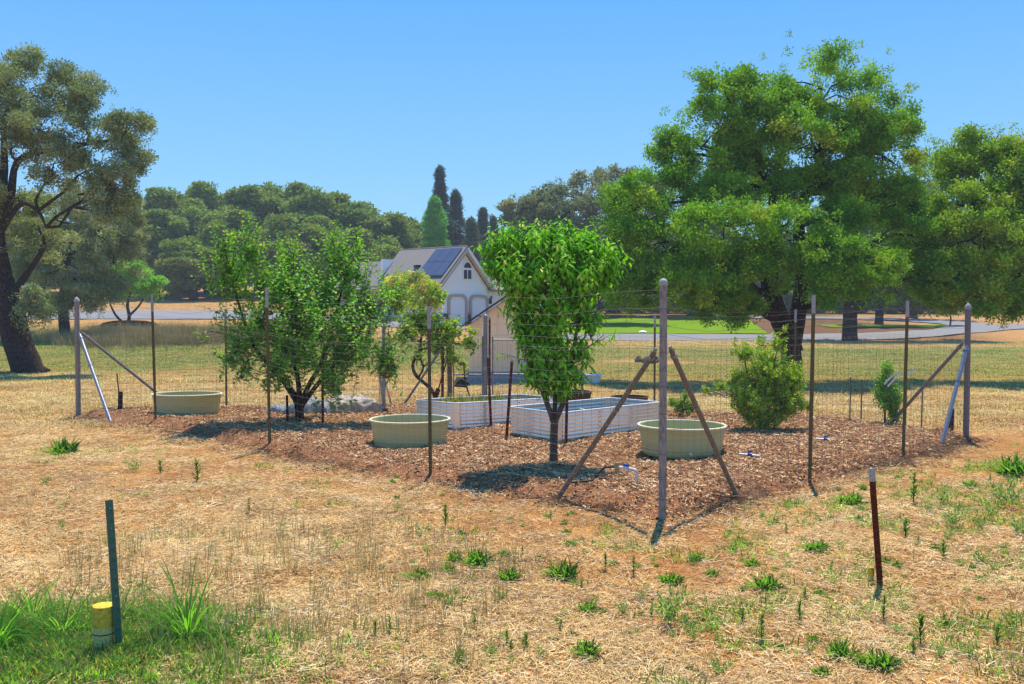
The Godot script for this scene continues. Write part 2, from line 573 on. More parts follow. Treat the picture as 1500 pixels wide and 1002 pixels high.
func limbs(parent: Node3D, lobes: Array, stems: Array, m: Material, r0: float, twigs: int, wob := 0.13) -> void:
	# stems: polylines of the trunk; every lobe gets a crooked branch from the nearest fitting stem point
	for L in lobes:
		var c := Vector3(L[0], L[1], L[2])
		var e := Vector3(L[3], L[4], L[5])
		var best := Vector3.ZERO
		var bd := 1e9
		for S in stems:
			for q in S:
				var sc: float = c.distance_to(q) + (4.0 if q.y > c.y else 0.0) + (2.0 if q.y < c.y * 0.28 else 0.0)
				if sc < bd:
					bd = sc
					best = q
		var mb := MB.new()
		var p := crooked(best, c, 5, wob, 0.06)
		mb.tube(p, taper(r0, r0 * 0.35, 5), 7)
		for i in twigs:
			var from: Vector3 = p[R.randi_range(2, 5)]
			var o := rdir()
			mb.tube(crooked(from, c + o * e * 0.9, 3, wob * 1.3), taper(r0 * 0.35, r0 * 0.06, 3), 5)
		put("branch", mb.mesh(m), parent)

func trunk_mesh(stems: Array, radii: Array, m: Material, flare := 1.3) -> ArrayMesh:
	var mb := MB.new()
	for k in stems.size():
		var S: Array = stems[k]
		var p := []
		var r := []
		for i in S.size() - 1:
			for j in 4:
				var t := j / 4.0
				var a: Vector3 = S[maxi(i - 1, 0)]
				var d: Vector3 = S[mini(i + 2, S.size() - 1)]
				p.append(S[i].cubic_interpolate(S[i + 1], a, d, t))
				r.append(lerpf(radii[k][i], radii[k][i + 1], t) * R.randf_range(0.94, 1.06))
		p.append(S[-1])
		r.append(radii[k][-1])
		r[0] *= flare
		mb.tube(p, r, 14)
	return mb.mesh(m)

func tree(called: String, label: String, cat: String, x: float, d: float, lobes: Array, stems: Array, radii: Array, o: Dictionary) -> Node3D:
	var t := thing(called, label, cat, P(x, d), o.get("group", ""))
	R.seed = hash(label)
	put("trunk", trunk_mesh(stems, radii, M[o.get("bark", "bark")]), t)
	lobes = fuller(lobes, o.get("full", 1.0))
	limbs(t, lobes, stems, M[o.get("bark", "bark")], o.r, o.get("twigs", 5), o.get("wob", 0.13))
	crown(t, lobes, o.leaf, o.subs, o.per, o.subr, o.cols, o.get("s0", 0.8), o.get("s1", 1.25), o.get("hang", 0.0), o.get("keep", 1.0))
	return t

# ---------------------------------------------------------------- main
func _ready() -> void:
	var cam := Camera3D.new()
	cam.name = "camera"
	cam.position = Vector3(0, 1.88, 0)
	cam.rotation.x = -atan(44.0 / 1384.0)
	cam.fov = rad_to_deg(2.0 * atan(501.0 / 1384.0))
	cam.near = 0.1
	cam.far = 900.0
	add_child(cam)
	var sky := ProceduralSkyMaterial.new()
	sky.sky_top_color = Color(0.14, 0.435, 0.73)
	sky.sky_horizon_color = Color(0.51, 0.67, 0.73)
	sky.sky_curve = 0.16
	sky.ground_bottom_color = Color(0.35, 0.28, 0.2)
	sky.ground_horizon_color = Color(0.6, 0.6, 0.55)
	var env := Environment.new()
	env.background_mode = Environment.BG_SKY
	env.sky = Sky.new()
	env.sky.sky_material = sky
	env.background_energy_multiplier = 1.02
	env.fog_enabled = true
	env.fog_density = 0.0008
	env.fog_light_color = Color(0.93, 0.96, 1.0)
	env.tonemap_mode = Environment.TONE_MAPPER_LINEAR
	env.tonemap_exposure = 2.15
	env.sdfgi_enabled = true
	env.ssao_enabled = true
	env.ssil_enabled = true
	var we := WorldEnvironment.new()
	we.name = "world"
	we.environment = env
	add_child(we)
	var sun := DirectionalLight3D.new()
	sun.name = "sun"
	sun.light_energy = 1.1
	sun.light_color = Color(1.0, 0.965, 0.90)
	sun.light_angular_distance = 0.5
	sun.shadow_enabled = true
	sun.sky_mode = DirectionalLight3D.SKY_MODE_LIGHT_ONLY
	add_child(sun)
	sun.look_at_from_position(Vector3(0.2, 2.1, -0.80), Vector3.ZERO, Vector3.UP)

	nz.seed = 7
	nz.frequency = 0.6
	nz.fractal_octaves = 3
	materials()
	BED = PackedVector2Array([Vector2(1.33, 8.15), Vector2(2.3, 9.3), Vector2(3.3, 10.15), Vector2(5.05, 11.95), Vector2(6.7, 13.6), Vector2(6.2, 14.9), Vector2(5.2, 15.9), Vector2(3.6, 16.8), Vector2(1.6, 17.3), Vector2(-0.4, 17.9), Vector2(-1.6, 18.6), Vector2(-2.6, 18.3), Vector2(-5.4, 17.7), Vector2(-7.4, 17.4), Vector2(-7.9, 16.8), Vector2(-6.4, 15.45), Vector2(-5.8, 15.2), Vector2(-3.35, 12.6), Vector2(-0.95, 10.3), Vector2(0.5, 9.0)])
	SD.resize(220 * 170)
	for j in 170:
		for i in 220:
			var q := Vector2(-12.0 + i * 0.1, 5.0 + j * 0.1)
			var best := 99.0
			for k in BED.size():
				best = minf(best, q.distance_to(Geometry2D.get_closest_point_to_segment(q, BED[k], BED[(k + 1) % BED.size()])))
			SD[j * 220 + i] = best if Geometry2D.is_point_in_polygon(q, BED) else -best
	ground_and_roads()
	buildings()
	background_trees()
	near_trees()
	garden_plants()
	fences()
	garden_things()
	foreground()
	ground_cover()

func ground_and_roads() -> void:
	# the ground: one sheet out to the horizon, finer where it is near
	var angs := []
	var a := -180.0
	while a < 180.0:
		angs.append(a)
		a += 0.5 if absf(a) < 44.0 else (2.0 if absf(a) < 70.0 else 6.0)
	var rads := [0.0]
	var r := 0.8
	while r < 620.0:
		rads.append(r)
		r *= 1.045 if r < 130.0 else 1.2
	var mb := MB.new()
	for q in rads:
		for t in angs:
			var x: float = q * sin(deg_to_rad(t))
			var d: float = q * cos(deg_to_rad(t))
			mb.v.append(Vector3(x, base_h(x, d), -d))
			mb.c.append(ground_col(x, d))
	var w := angs.size()
	mb.n.resize(mb.v.size())
	mb.n.fill(Vector3.ZERO)
	for i in rads.size() - 1:
		for j in w:
			var k := i * w + j
			var k2 := i * w + (j + 1) % w
			var f := [k, k + w, k2 + w, k, k2 + w, k2]
			for z in [0, 3]:
				var m := (mb.v[f[z + 2]] - mb.v[f[z]]).cross(mb.v[f[z + 1]] - mb.v[f[z]])
				for y in 3: mb.n[f[z + y]] += m
			mb.ix.append_array(PackedInt32Array(f))
	for i in mb.n.size(): mb.n[i] = mb.n[i].normalized() if mb.n[i].length() > 1e-9 else Vector3.UP
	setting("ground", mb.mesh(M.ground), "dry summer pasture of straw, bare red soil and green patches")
	# mulched bed
	mb = MB.new()
	var at := {}
	for j in 110:
		for i in 155:
			var x := -8.5 + i * 0.1
			var d := 8.0 + j * 0.1
			if bed_sd(x, d) > -0.12:
				at[Vector2i(i, j)] = mb.v.size()
				mb.v.append(Vector3(x, hg(x, d) + (0.004 if bed_sd(x, d) > 0.02 else -0.02), -d))
				var e := 0.05
				mb.n.append(Vector3(hg(x - e, d) - hg(x + e, d), 2 * e, hg(x, d + e) - hg(x, d - e)).normalized())
				mb.c.append(Color.WHITE)
	for k in at:
		var b: Vector2i = k
		if at.has(b + Vector2i(1, 0)) and at.has(b + Vector2i(0, 1)) and at.has(b + Vector2i(1, 1)):
			var p0: int = at[b]
			var p1: int = at[b + Vector2i(1, 0)]
			var p2: int = at[b + Vector2i(1, 1)]
			var p3: int = at[b + Vector2i(0, 1)]
			mb.ix.append_array(PackedInt32Array([p0, p3, p2, p0, p2, p1]))
	setting("mulch_bed", mb.mesh(M.mulch), "reddish brown wood chip mulch spread inside the wire fence")
	ribbon("road", [Vector2(-60, 66), Vector2(-40, 67.5), Vector2(-28, 68), Vector2(-17, 68), Vector2(-9, 70.5), Vector2(-4, 72)], 3.1, "asphalt", 0.03, "grey country road crossing behind the garden on the left")
	ribbon("driveway", [Vector2(-2, 68), Vector2(2, 63.5), Vector2(6, 62), Vector2(17.6, 61.6), Vector2(25, 63), Vector2(31, 66.5), Vector2(36, 70.5), Vector2(46, 76)], 1.9, "asphalt", 0.034, "pale grey driveway running along the lawn and bending away right")
	ribbon("path", [Vector2(33, 68.5), Vector2(36, 74), Vector2(35, 80), Vector2(30.5, 84.5), Vector2(21, 87), Vector2(9, 90)], 1.9, "asphalt", 0.04, "far arm of the driveway looping back under the trees")
	# lawn
	mb = MB.new()
	var nx := 40
	var nd := 24
	for j in nd + 1:
		for i in nx + 1:
			var d := lerpf(64.3, 92.0, float(j) / nd)
			var x := lerpf(lerpf(1.0, 4.0, float(j) / nd), 17.4 + 5.0 * float(j) / nd, float(i) / nx)
			mb.v.append(Vector3(x, base_h(x, d) + 0.035, -d))
			mb.n.append(Vector3.UP)
			mb.c.append(Color.WHITE)
	for j in nd:
		for i in nx:
			var k := j * (nx + 1) + i
			mb.ix.append_array(PackedInt32Array([k, k + nx + 1, k + nx + 2, k, k + nx + 2, k + 1]))
	setting("lawn", mb.mesh(M.lawn), "bright green mown lawn beyond the driveway")
	# green strip on the traffic island
	mb = MB.new()
	for i in 10:
		var x0 := 24.0 + i
		for x in [x0, x0 + 1.0]:
			pass
		var p := []
		for q in [[x0, 71.0], [x0, 74.5], [x0 + 1, 74.5], [x0 + 1, 71.0]]:
			p.append(Vector3(q[0], base_h(q[0], q[1]) + 0.05, -q[1]))
		mb.quad(p[0], p[1], p[2], p[3])
	setting("lawn", mb.mesh(M.lawn), "small green grass strip inside the bend of the driveway")

func ribbon(called: String, pts: Array, half: float, m: String, lift: float, label: String) -> void:
	var mb := MB.new()
	var p := []
	for i in pts.size() - 1:
		for j in 8:
			p.append(pts[i].cubic_interpolate(pts[i + 1], pts[maxi(i - 1, 0)], pts[mini(i + 2, pts.size() - 1)], j / 8.0))
	p.append(pts[-1])
	for i in p.size():
		var t: Vector2 = (p[mini(i + 1, p.size() - 1)] - p[maxi(i - 1, 0)]).normalized()
		var s := Vector2(-t.y, t.x)
		for k in [-1.0, -0.5, 0.0, 0.5, 1.0]:
			var q: Vector2 = p[i] + s * half * k
			var edge := -0.12 if absf(k) == 1.0 else 0.0
			mb.v.append(Vector3(q.x, base_h(q.x, q.y) + lift + 0.05 + edge * 0.2, -q.y))
			mb.n.append(Vector3.UP)
			mb.c.append(Color.WHITE)
	for i in p.size() - 1:
		for k in 4:
			var z := i * 5 + k
			mb.ix.append_array(PackedInt32Array([z, z + 1, z + 6, z, z + 6, z + 5]))
	setting(called, mb.mesh(M[m]), label)

# ---------------------------------------------------------------- buildings
func arch(w: float, h: float, cut := 0.0) -> PackedVector2Array:   # opening with a round head, or with cut corners
	var p := PackedVector2Array([Vector2(-w / 2, 0), Vector2(w / 2, 0)])
	if cut > 0.0:
		for k in 5:
			var a := k * PI / 8
			p.append(Vector2(w / 2 - cut + cut * cos(a), h - cut + cut * sin(a)))
		for k in 5:
			var a := PI / 2 + k * PI / 8
			p.append(Vector2(-w / 2 + cut + cut * cos(a), h - cut + cut * sin(a)))
	else:
		for k in 13:
			var a := PI * k / 12
			p.append(Vector2(w / 2 * cos(a), h - w / 2 + w / 2 * sin(a)))
	return p

func ring(mb: MB, outer: PackedVector2Array, inner: PackedVector2Array, z0: float, z1: float, t: Transform3D) -> void:
	for i in outer.size():
		var j := (i + 1) % outer.size()
		var a := outer[i]
		var b := outer[j]
		var c := inner[j]
		var d := inner[i]
		mb.quad(t * Vector3(a.x, a.y, z1), t * Vector3(d.x, d.y, z1), t * Vector3(c.x, c.y, z1), t * Vector3(b.x, b.y, z1))
		mb.quad(t * Vector3(a.x, a.y, z0), t * Vector3(a.x, a.y, z1), t * Vector3(b.x, b.y, z1), t * Vector3(b.x, b.y, z0))
		mb.quad(t * Vector3(d.x, d.y, z1), t * Vector3(d.x, d.y, z0), t * Vector3(c.x, c.y, z0), t * Vector3(c.x, c.y, z1))

func slab(a: Vector3, b: Vector3, c: Vector3, d: Vector3, th: float, m: Material) -> ArrayMesh:   # roof plane a-b along the ridge, d-c along the eave
	var mb := MB.new()
	var n := (c - a).cross(b - a).normalized()
	if n.y < 0: n = -n
	var o := n * th
	mb.quad(a + o, b + o, c + o, d + o)
	mb.quad(a, d, c, b)
	for q in [[a, b], [b, c], [c, d], [d, a]]:
		mb.quad(q[0], q[1], q[1] + o, q[0] + o)
	return mb.mesh(m)

func window(parent: Node3D, t: Transform3D, w: float, h: float) -> void:
	var f := MB.new()
	ring(f, arch(w, h), arch(w - 0.22, h - 0.11), 0.0, 0.09, t.translated_local(Vector3(0, -0.0, 0)))
	f.box(t * Vector3(0, 0.02, 0.06), Vector3(w + 0.1, 0.09, 0.13), t.basis)
	var split := h - w / 2 - 0.06
	f.box(t * Vector3(0, split, 0.05), Vector3(w - 0.2, 0.16, 0.072), t.basis)
	f.box(t * Vector3(0, split / 2, 0.045), Vector3(0.06, split - 0.12, 0.06), t.basis)
	var o := put("window", f.mesh(M.trim), parent)
	for s in [-1.0, 1.0]:
		var p := MB.new()
		p.box(t * Vector3(s * (w - 0.2) / 4, split / 2, 0.022), Vector3((w - 0.24) / 2 - 0.02, split - 0.16, 0.02), t.basis)
		put("pane", p.mesh(M.glass), o)
	var up := MB.new()
	var half := PackedVector2Array()
	for k in 13: half.append(Vector2((w / 2 - 0.12) * cos(PI * k / 12), split + 0.08 + (w / 2 - 0.13) * sin(PI * k / 12)))
	up.plate(half, 0.012, 0.032, t)
	put("pane", up.mesh(M.glass), o)

func buildings() -> void:
	# the house: x along the front, z out of the front
	var a := Vector3(0.643, 0, -0.766)
	var n := Vector3(0.766, 0, 0.643)
	var h := thing("house", "white and cream house with grey roof, solar panels and arched garage doors", "house", Vector3(-4.0, 0.82, -75.0), "", Basis(a, Vector3.UP, n))
	var s0 := 0.15
	var mb := MB.new()
	mb.plate(PackedVector2Array([Vector2(-2.55, -1), Vector2(3.1, -1), Vector2(3.1, 3.02), Vector2(s0, 5.93), Vector2(-2.55, 3.22)]), -0.25, 0.0)
	put("front_wall", mb.mesh(M.siding), h)
	# lap boards of the front, one by one
	var y := 0.0
	while y < 5.6:
		var half_l := 2.66 if y < 3.0 else maxf(0.05, (5.82 - y) * 0.985)
		var x0 := maxf(-2.53, s0 - half_l)
		var x1 := minf(3.08, s0 + half_l)
		var bd := MB.new()
		bd.quad(Vector3(x0, y, 0.028), Vector3(x0, y + 0.205, 0.004), Vector3(x1, y + 0.205, 0.004), Vector3(x1, y, 0.028))
		bd.quad(Vector3(x0, y, 0.002), Vector3(x0, y, 0.028), Vector3(x1, y, 0.028), Vector3(x1, y, 0.002))
		put("siding_board", bd.mesh(M.siding), h)
		y += 0.2
	mb = MB.new()
	mb.box(Vector3(-2.43, 1.05, -6.0), Vector3(0.24, 4.1, 11.48))
	put("side_wall", mb.mesh(M.cream_siding), h)
	mb = MB.new()
	mb.box(Vector3(3.0, 1.0, -3.6), Vector3(0.2, 4.0, 6.7))
	mb.box(Vector3(s0, 2.2, -6.95), Vector3(4.6, 6.4, 0.2))
	put("back_wall", mb.mesh(M.siding), h)
	var rg := Vector3(s0, 6.1, 0.55)
	var rb := Vector3(s0, 6.1, -7.1)
	var el := 2.95
	var roof := put("roof", slab(rg, rb, rb + Vector3(-3.15, -3.05, 0), rg + Vector3(-3.15, -3.05, 0), 0.16, M.shingles), h)
	put("roof_plane", slab(rb, rg, rg + Vector3(3.2, -3.1, 0), rb + Vector3(3.2, -3.1, 0), 0.16, M.shingles), roof)
	# rakes and soffits of the front gable
	for s in [-1.0, 1.0]:
		var e := Vector3(s * 3.16, -3.08, 0)
		var f := MB.new()
		var q := rg + Vector3(0, -0.02, 0.03)
		f.quad(q, q + e, q + e + Vector3(0, -0.24, 0), q + Vector3(0, -0.27, 0))
		f.quad(q, q + Vector3(0, -0.27, 0), q + e + Vector3(0, -0.24, 0), q + e)
		f.bar(q + Vector3(0, -0.06, 0.03), q + e + Vector3(0, -0.06, 0.03), 0.2, 0.05, Vector3(0, 0, 1))
		put("fascia", f.mesh(M.trim if s > 0 else M.taupe), roof)
		var sf := MB.new()
		var k := rg + Vector3(0, -0.03, 0)
		sf.quad(k + Vector3(0, 0, -0.02), k + e * 0.99 + Vector3(0, 0, -0.02), k + e * 0.99 + Vector3(0, 0, -0.54), k + Vector3(0, 0, -0.54))
		put("soffit", sf.mesh(M.soffit), roof)
	mb = MB.new()
	mb.tube([Vector3(s0 - 3.17, 3.0, 0.5), Vector3(s0 - 3.17, 3.0, -11.6)], [0.07, 0.07], 8)
	put("gutter", mb.mesh(M.trim), roof)
	mb = MB.new()
	mb.tube([rg + Vector3(0, 0.16, 0), rb + Vector3(0, 0.16, 0)], [0.08, 0.08], 6)
	put("ridge_cap", mb.mesh(M.shingles), roof)
	# lower wing behind, same eave
	var wg := Vector3(s0 - 0.85, 5.22, -6.6)
	var wb := Vector3(s0 - 0.85, 5.22, -11.9)
	var wing := put("roof", slab(wg, wb, wb + Vector3(-2.3, -2.2, 0), wg + Vector3(-2.3, -2.2, 0), 0.15, M.shingles), h)
	put("roof_plane", slab(wb, wg, wg + Vector3(2.3, -2.2, 0), wb + Vector3(2.3, -2.2, 0), 0.15, M.shingles), wing)
	mb = MB.new()
	mb.plate(PackedVector2Array([Vector2(s0 - 2.7, -1), Vector2(s0 + 1.3, -1), Vector2(s0 + 1.3, 3.1), Vector2(s0 - 0.85, 5.1), Vector2(s0 - 2.7, 3.2)]), -11.7, -11.5)
	put("wing_wall", mb.mesh(M.siding), h)
	# small vent on the roof
	mb = MB.new()
	mb.box(Vector3(s0 - 1.75, 4.72, -3.35), Vector3(0.25, 0.2, 0.6))
	put("roof_vent", mb.mesh(M.dark), roof)
	# solar panels: two rows of three on the left slope
	var down := Vector3(-3.15, -3.05, 0).normalized()
	var up := Vector3(-3.05, 3.15, 0).normalized()
	for row in 2:
		for col in 3:
			var c := rg + up * 0.24 + down * (1.0 + 1.62 * row) + Vector3(0, 0, -0.75 - 0.98 * col)
			var p := MB.new()
			p.box(c, Vector3(1.57, 0.045, 0.95), Basis(down, up, Vector3(0, 0, 1).normalized()))
			put("solar_panel", p.mesh(M.solar), roof)
	var skirt := MB.new()
	skirt.box(rg + up * 0.2 + down * 3.48 + Vector3(0, 0, -1.73), Vector3(0.16, 0.12, 2.95), Basis(down, up, Vector3(0, 0, 1)))
	put("panel_skirt", skirt.mesh(M.dark), roof)
	# windows
	window(h, Transform3D(Basis.IDENTITY, Vector3(0.62, 3.62, 0.025)), 1.15, 1.5)
	var left := Basis(Vector3(0, 0, 1), Vector3.UP, Vector3(-1, 0, 0))
	window(h, Transform3D(left, Vector3(-2.555, 0.6, -0.95)), 0.75, 2.0)
	window(h, Transform3D(left, Vector3(-2.555, 0.7, -4.6)), 1.1, 1.6)
	window(h, Transform3D(left, Vector3(-2.555, 0.7, -8.5)), 1.1, 1.6)
	# garage doors
	for c in [-0.58, 1.92]:
		var t := Transform3D(Basis.IDENTITY, Vector3(c, -0.6, 0.0))
		var f := MB.new()
		ring(f, arch(2.2, 3.05, 0.55), arch(1.8, 2.86, 0.42), 0.0, 0.20, t)
		put("door_surround", f.mesh(M.taupe), h)
		var d := MB.new()
		d.plate(arch(1.84, 2.88, 0.43), 0.03, 0.07, t)
		var dn := put("garage_door", d.mesh(M.trim), h)
		for k in 4:
			var g := MB.new()
			g.box(t * Vector3(0, 0.45 + 0.62 * k, 0.083), Vector3(1.5, 0.5, 0.02))
			put("door_panel", g.mesh(M.trim), dn)
		var kn := MB.new()
		kn.box(t * Vector3(0.15, 1.3, 0.11), Vector3(0.06, 0.2, 0.05))
		put("handle", kn.mesh(M.dark), dn)
	for c in [-1.95, 0.67, 3.2]:
		var st := MB.new()
		for k in 5:
			st.box(Vector3(c + R.randf_range(-0.02, 0.02), -0.45 + 0.31 * k, 0.13), Vector3(0.33, 0.29, 0.24 + R.randf_range(-0.03, 0.03)))
		put("stone_pier", st.mesh(M.stone), h)
	mb = MB.new()
	mb.box(Vector3(3.35, 1.95, 0.1), Vector3(0.16, 0.5, 0.2))
	mb.lathe([Vector2(0.02, 2.2), Vector2(0.14, 2.22), Vector2(0.03, 2.4)], 10, Vector3(3.35, 0, 0.2))
	put("wall_lamp", mb.mesh(M.dark), h)
	# right wing, mostly behind the cherry tree
	mb = MB.new()
	mb.box(Vector3(8.6, 0.95, -2.6), Vector3(11.0, 3.9, 4.9))
	put("wing_wall", mb.mesh(M.siding), h)
	put("roof", slab(Vector3(3.1, 4.3, -4.9), Vector3(14.4, 4.3, -4.9), Vector3(14.4, 2.75, 0.35), Vector3(3.1, 2.75, 0.35), 0.15, M.shingles), h)
	# shed
	var sh := thing("garden_shed", "peach board shed with brown gable roof behind the wire gate", "shed", P(-0.035, 26.5, 0.0), "", Basis.from_euler(Vector3(0, 0.03, 0)))
	var hw := 1.16
	mb = MB.new()
	mb.plate(PackedVector2Array([Vector2(-hw, 0.22), Vector2(hw, 0.22), Vector2(hw, 1.52), Vector2(0, 2.30), Vector2(-hw, 1.52)]), 1.18, 1.22)
	mb.box(Vector3(-hw + 0.02, 0.87, 0), Vector3(0.04, 1.3, 2.36))
	mb.box(Vector3(hw - 0.02, 0.87, 0), Vector3(0.04, 1.3, 2.36))
	mb.plate(PackedVector2Array([Vector2(-hw, 0.22), Vector2(hw, 0.22), Vector2(hw, 1.52), Vector2(0, 2.30), Vector2(-hw, 1.52)]), -1.22, -1.18)
	put("wall", mb.mesh(M.shed_wall), sh)
	for k in 9:
		var w := 2.0 * hw / 9.0
		var x0 := -hw + w * k + 0.006
		var x1 := x0 + w - 0.012
		var bd := MB.new()
		bd.plate(PackedVector2Array([Vector2(x0, 0.24), Vector2(x1, 0.24), Vector2(x1, 1.50 + 0.672 * (hw - absf(x1))), Vector2(x0, 1.50 + 0.672 * (hw - absf(x0)))]), 1.223, 1.238)
		put("board", bd.mesh(M.shed_wall), sh)
	mb = MB.new()
	mb.box(Vector3(0, 0.1, 0), Vector3(2.40, 0.34, 2.52))
	put("base", mb.mesh(M.shed_base), sh)
	var ra := Vector3(0, 2.36, 1.45)
	var rz := Vector3(0, 2.36, -1.45)
	var rf := put("roof", slab(ra, rz, rz + Vector3(-1.36, -0.92, 0), ra + Vector3(-1.36, -0.92, 0), 0.05, M.shed_roof), sh)
	put("roof_plane", slab(rz, ra, ra + Vector3(1.36, -0.92, 0), rz + Vector3(1.36, -0.92, 0), 0.05, M.shed_roof), rf)
	var vent := MB.new()
	ring(vent, PackedVector2Array([Vector2(-0.17, 0), Vector2(0.17, 0), Vector2(0.17, 0.24), Vector2(-0.17, 0.24)]), PackedVector2Array([Vector2(-0.14, 0.03), Vector2(0.14, 0.03), Vector2(0.14, 0.21), Vector2(-0.14, 0.21)]), 1.238, 1.262, Transform3D(Basis.IDENTITY, Vector3(0, 1.78, 0)))
	var vo := put("vent", vent.mesh(M.shed_wall), sh)
	for k in 5:
		var l := MB.new()
		l.box(Vector3(0, 1.825 + 0.035 * k, 1.248), Vector3(0.28, 0.028, 0.012), Basis.from_euler(Vector3(0.5, 0, 0)))
		put("slat", l.mesh(M.shed_wall), vo)
	# far pale building at the right edge
	var bn := thing("barn", "tall pale grey barn with white fascia glimpsed at the right edge", "barn", P(61.0, 112.0))
	mb = MB.new()
	mb.box(Vector3(2.6, 2.3, 0), Vector3(10, 5.4, 8))
	put("wall", mb.mesh(M.barn), bn)
	put("roof", slab(Vector3(-2.8, 5.9, -4.6), Vector3(8, 5.9, -4.6), Vector3(8, 5.0, 4.6), Vector3(-2.8, 5.0, 4.6), 0.1, M.barn), bn)
	mb = MB.new()
	mb.box(Vector3(2.6, 4.85, 4.65), Vector3(10.8, 0.5, 0.1))
	put("fascia", mb.mesh(M.trim), bn)
	mb = MB.new()
	mb.plate(PackedVector2Array([Vector2(-1.4, 0), Vector2(1.4, 0), Vector2(1.1, 0.35), Vector2(0.1, 0.95), Vector2(-0.6, 0.9), Vector2(-1.2, 0.4)]), -0.9, 0.9)
	var tp := put("tarp_heap", mb.mesh(M.pale_blue), null, Transform3D(Basis.IDENTITY, P(51.0, 99.5, 0.0)))
	tag(tp, "pale blue covered heap on the grass before the far barn", "heap")

# ---------------------------------------------------------------- trees behind
func far_oak(seed_: int, called: String, leafm: ArrayMesh, cols: Array) -> Node3D:
	# about 10 m tall and 6 m wide; copies are scaled
	R.seed = seed_
	var lobes := []
	for i in 17:
		var y := lerpf(2.1, 8.9, i / 16.0) + R.randf_range(-0.5, 0.5)
		var wide := 1.0 - pow(absf(y - 5.0) / 5.8, 2.2)
		var a := i * 2.4 + R.randf()
		var sz := R.randf_range(0.45, 1.2)
		lobes.append([cos(a) * 1.9 * wide, y, sin(a) * 1.9 * wide, (1.2 * wide + 0.3) * sz, 0.9 * sz, (1.2 * wide + 0.3) * sz])
	var t := Node3D.new()
	t.name = called
	var stems := [[Vector3(0, -0.4, 0), Vector3(0.05, 1.2, 0), Vector3(-0.1, 2.6, 0), Vector3(0.2, 5, 0.1), Vector3(0, 7, 0)], [Vector3(0, 1.4, 0), Vector3(0.7, 3, 0.2), Vector3(1.2, 5, 0.2)]]
	put("trunk", trunk_mesh(stems, [[0.42, 0.34, 0.3, 0.2, 0.1], [0.25, 0.18, 0.08]], M.bark), t)
	crown(t, lobes, leafm, 17, 11, 0.40, cols, 0.5, 1.3, 0.25, 0.8, 0.18)
	limbs(t, lobes, stems, M.bark, 0.1, 3, 0.16)
	return t

func place_copy(o: Node3D, called: String, label: String, cat: String, group: String, at: Vector3, s: Vector3, turn: float) -> void:
	var c: Node3D = o.duplicate()
	c.name = numbered(called)
	add_child(c, true)
	c.transform = Transform3D(Basis.from_euler(Vector3(0, turn, 0)).scaled(s), at)
	tag(c, label, cat, group)

func conifer(called: String, label: String, x: float, d: float, h: float, w: float, cols: Array, leafm: ArrayMesh, power: float, sub: float) -> void:
	var t := thing(called, label, "conifer", P(x, d))
	R.seed = hash(label)
	var mb := MB.new()
	mb.tube([Vector3(0, -0.3, 0), Vector3(0.02, h * 0.5, 0), Vector3(0, h, 0)], [w * 0.07, w * 0.04, 0.02], 8)
	put("trunk", mb.mesh(M.bark), t)
	var xf := []
	var cc := []
	for i in int(sub):
		var q := pow(R.randf(), 0.8)
		var y := h * lerpf(0.1, 0.99, q)
		var rad := w * 0.8 * pow(1.0 - q, power) + 0.15
		rad *= 0.75 + 0.35 * sin(y * 4.1 + 3.0 * sin(y)) * 0.6
		var a := R.randf() * TAU
		var k := R.randf_range(0.35, 1.0)
		var dir := Vector3(cos(a), 0, sin(a))
		var pos := Vector3(0, y - rad * k * 0.25, 0) + dir * rad * k
		xf.append(Transform3D(frame(Vector3(0, 0.5, 0) + dir, rdir()).scaled(Vector3.ONE * R.randf_range(0.7, 1.15)), pos))
		cc.append(col_near(cols[0] * 1.4, cols[1] * 1.5))
	copies("crown", leafm, xf, cc, t)

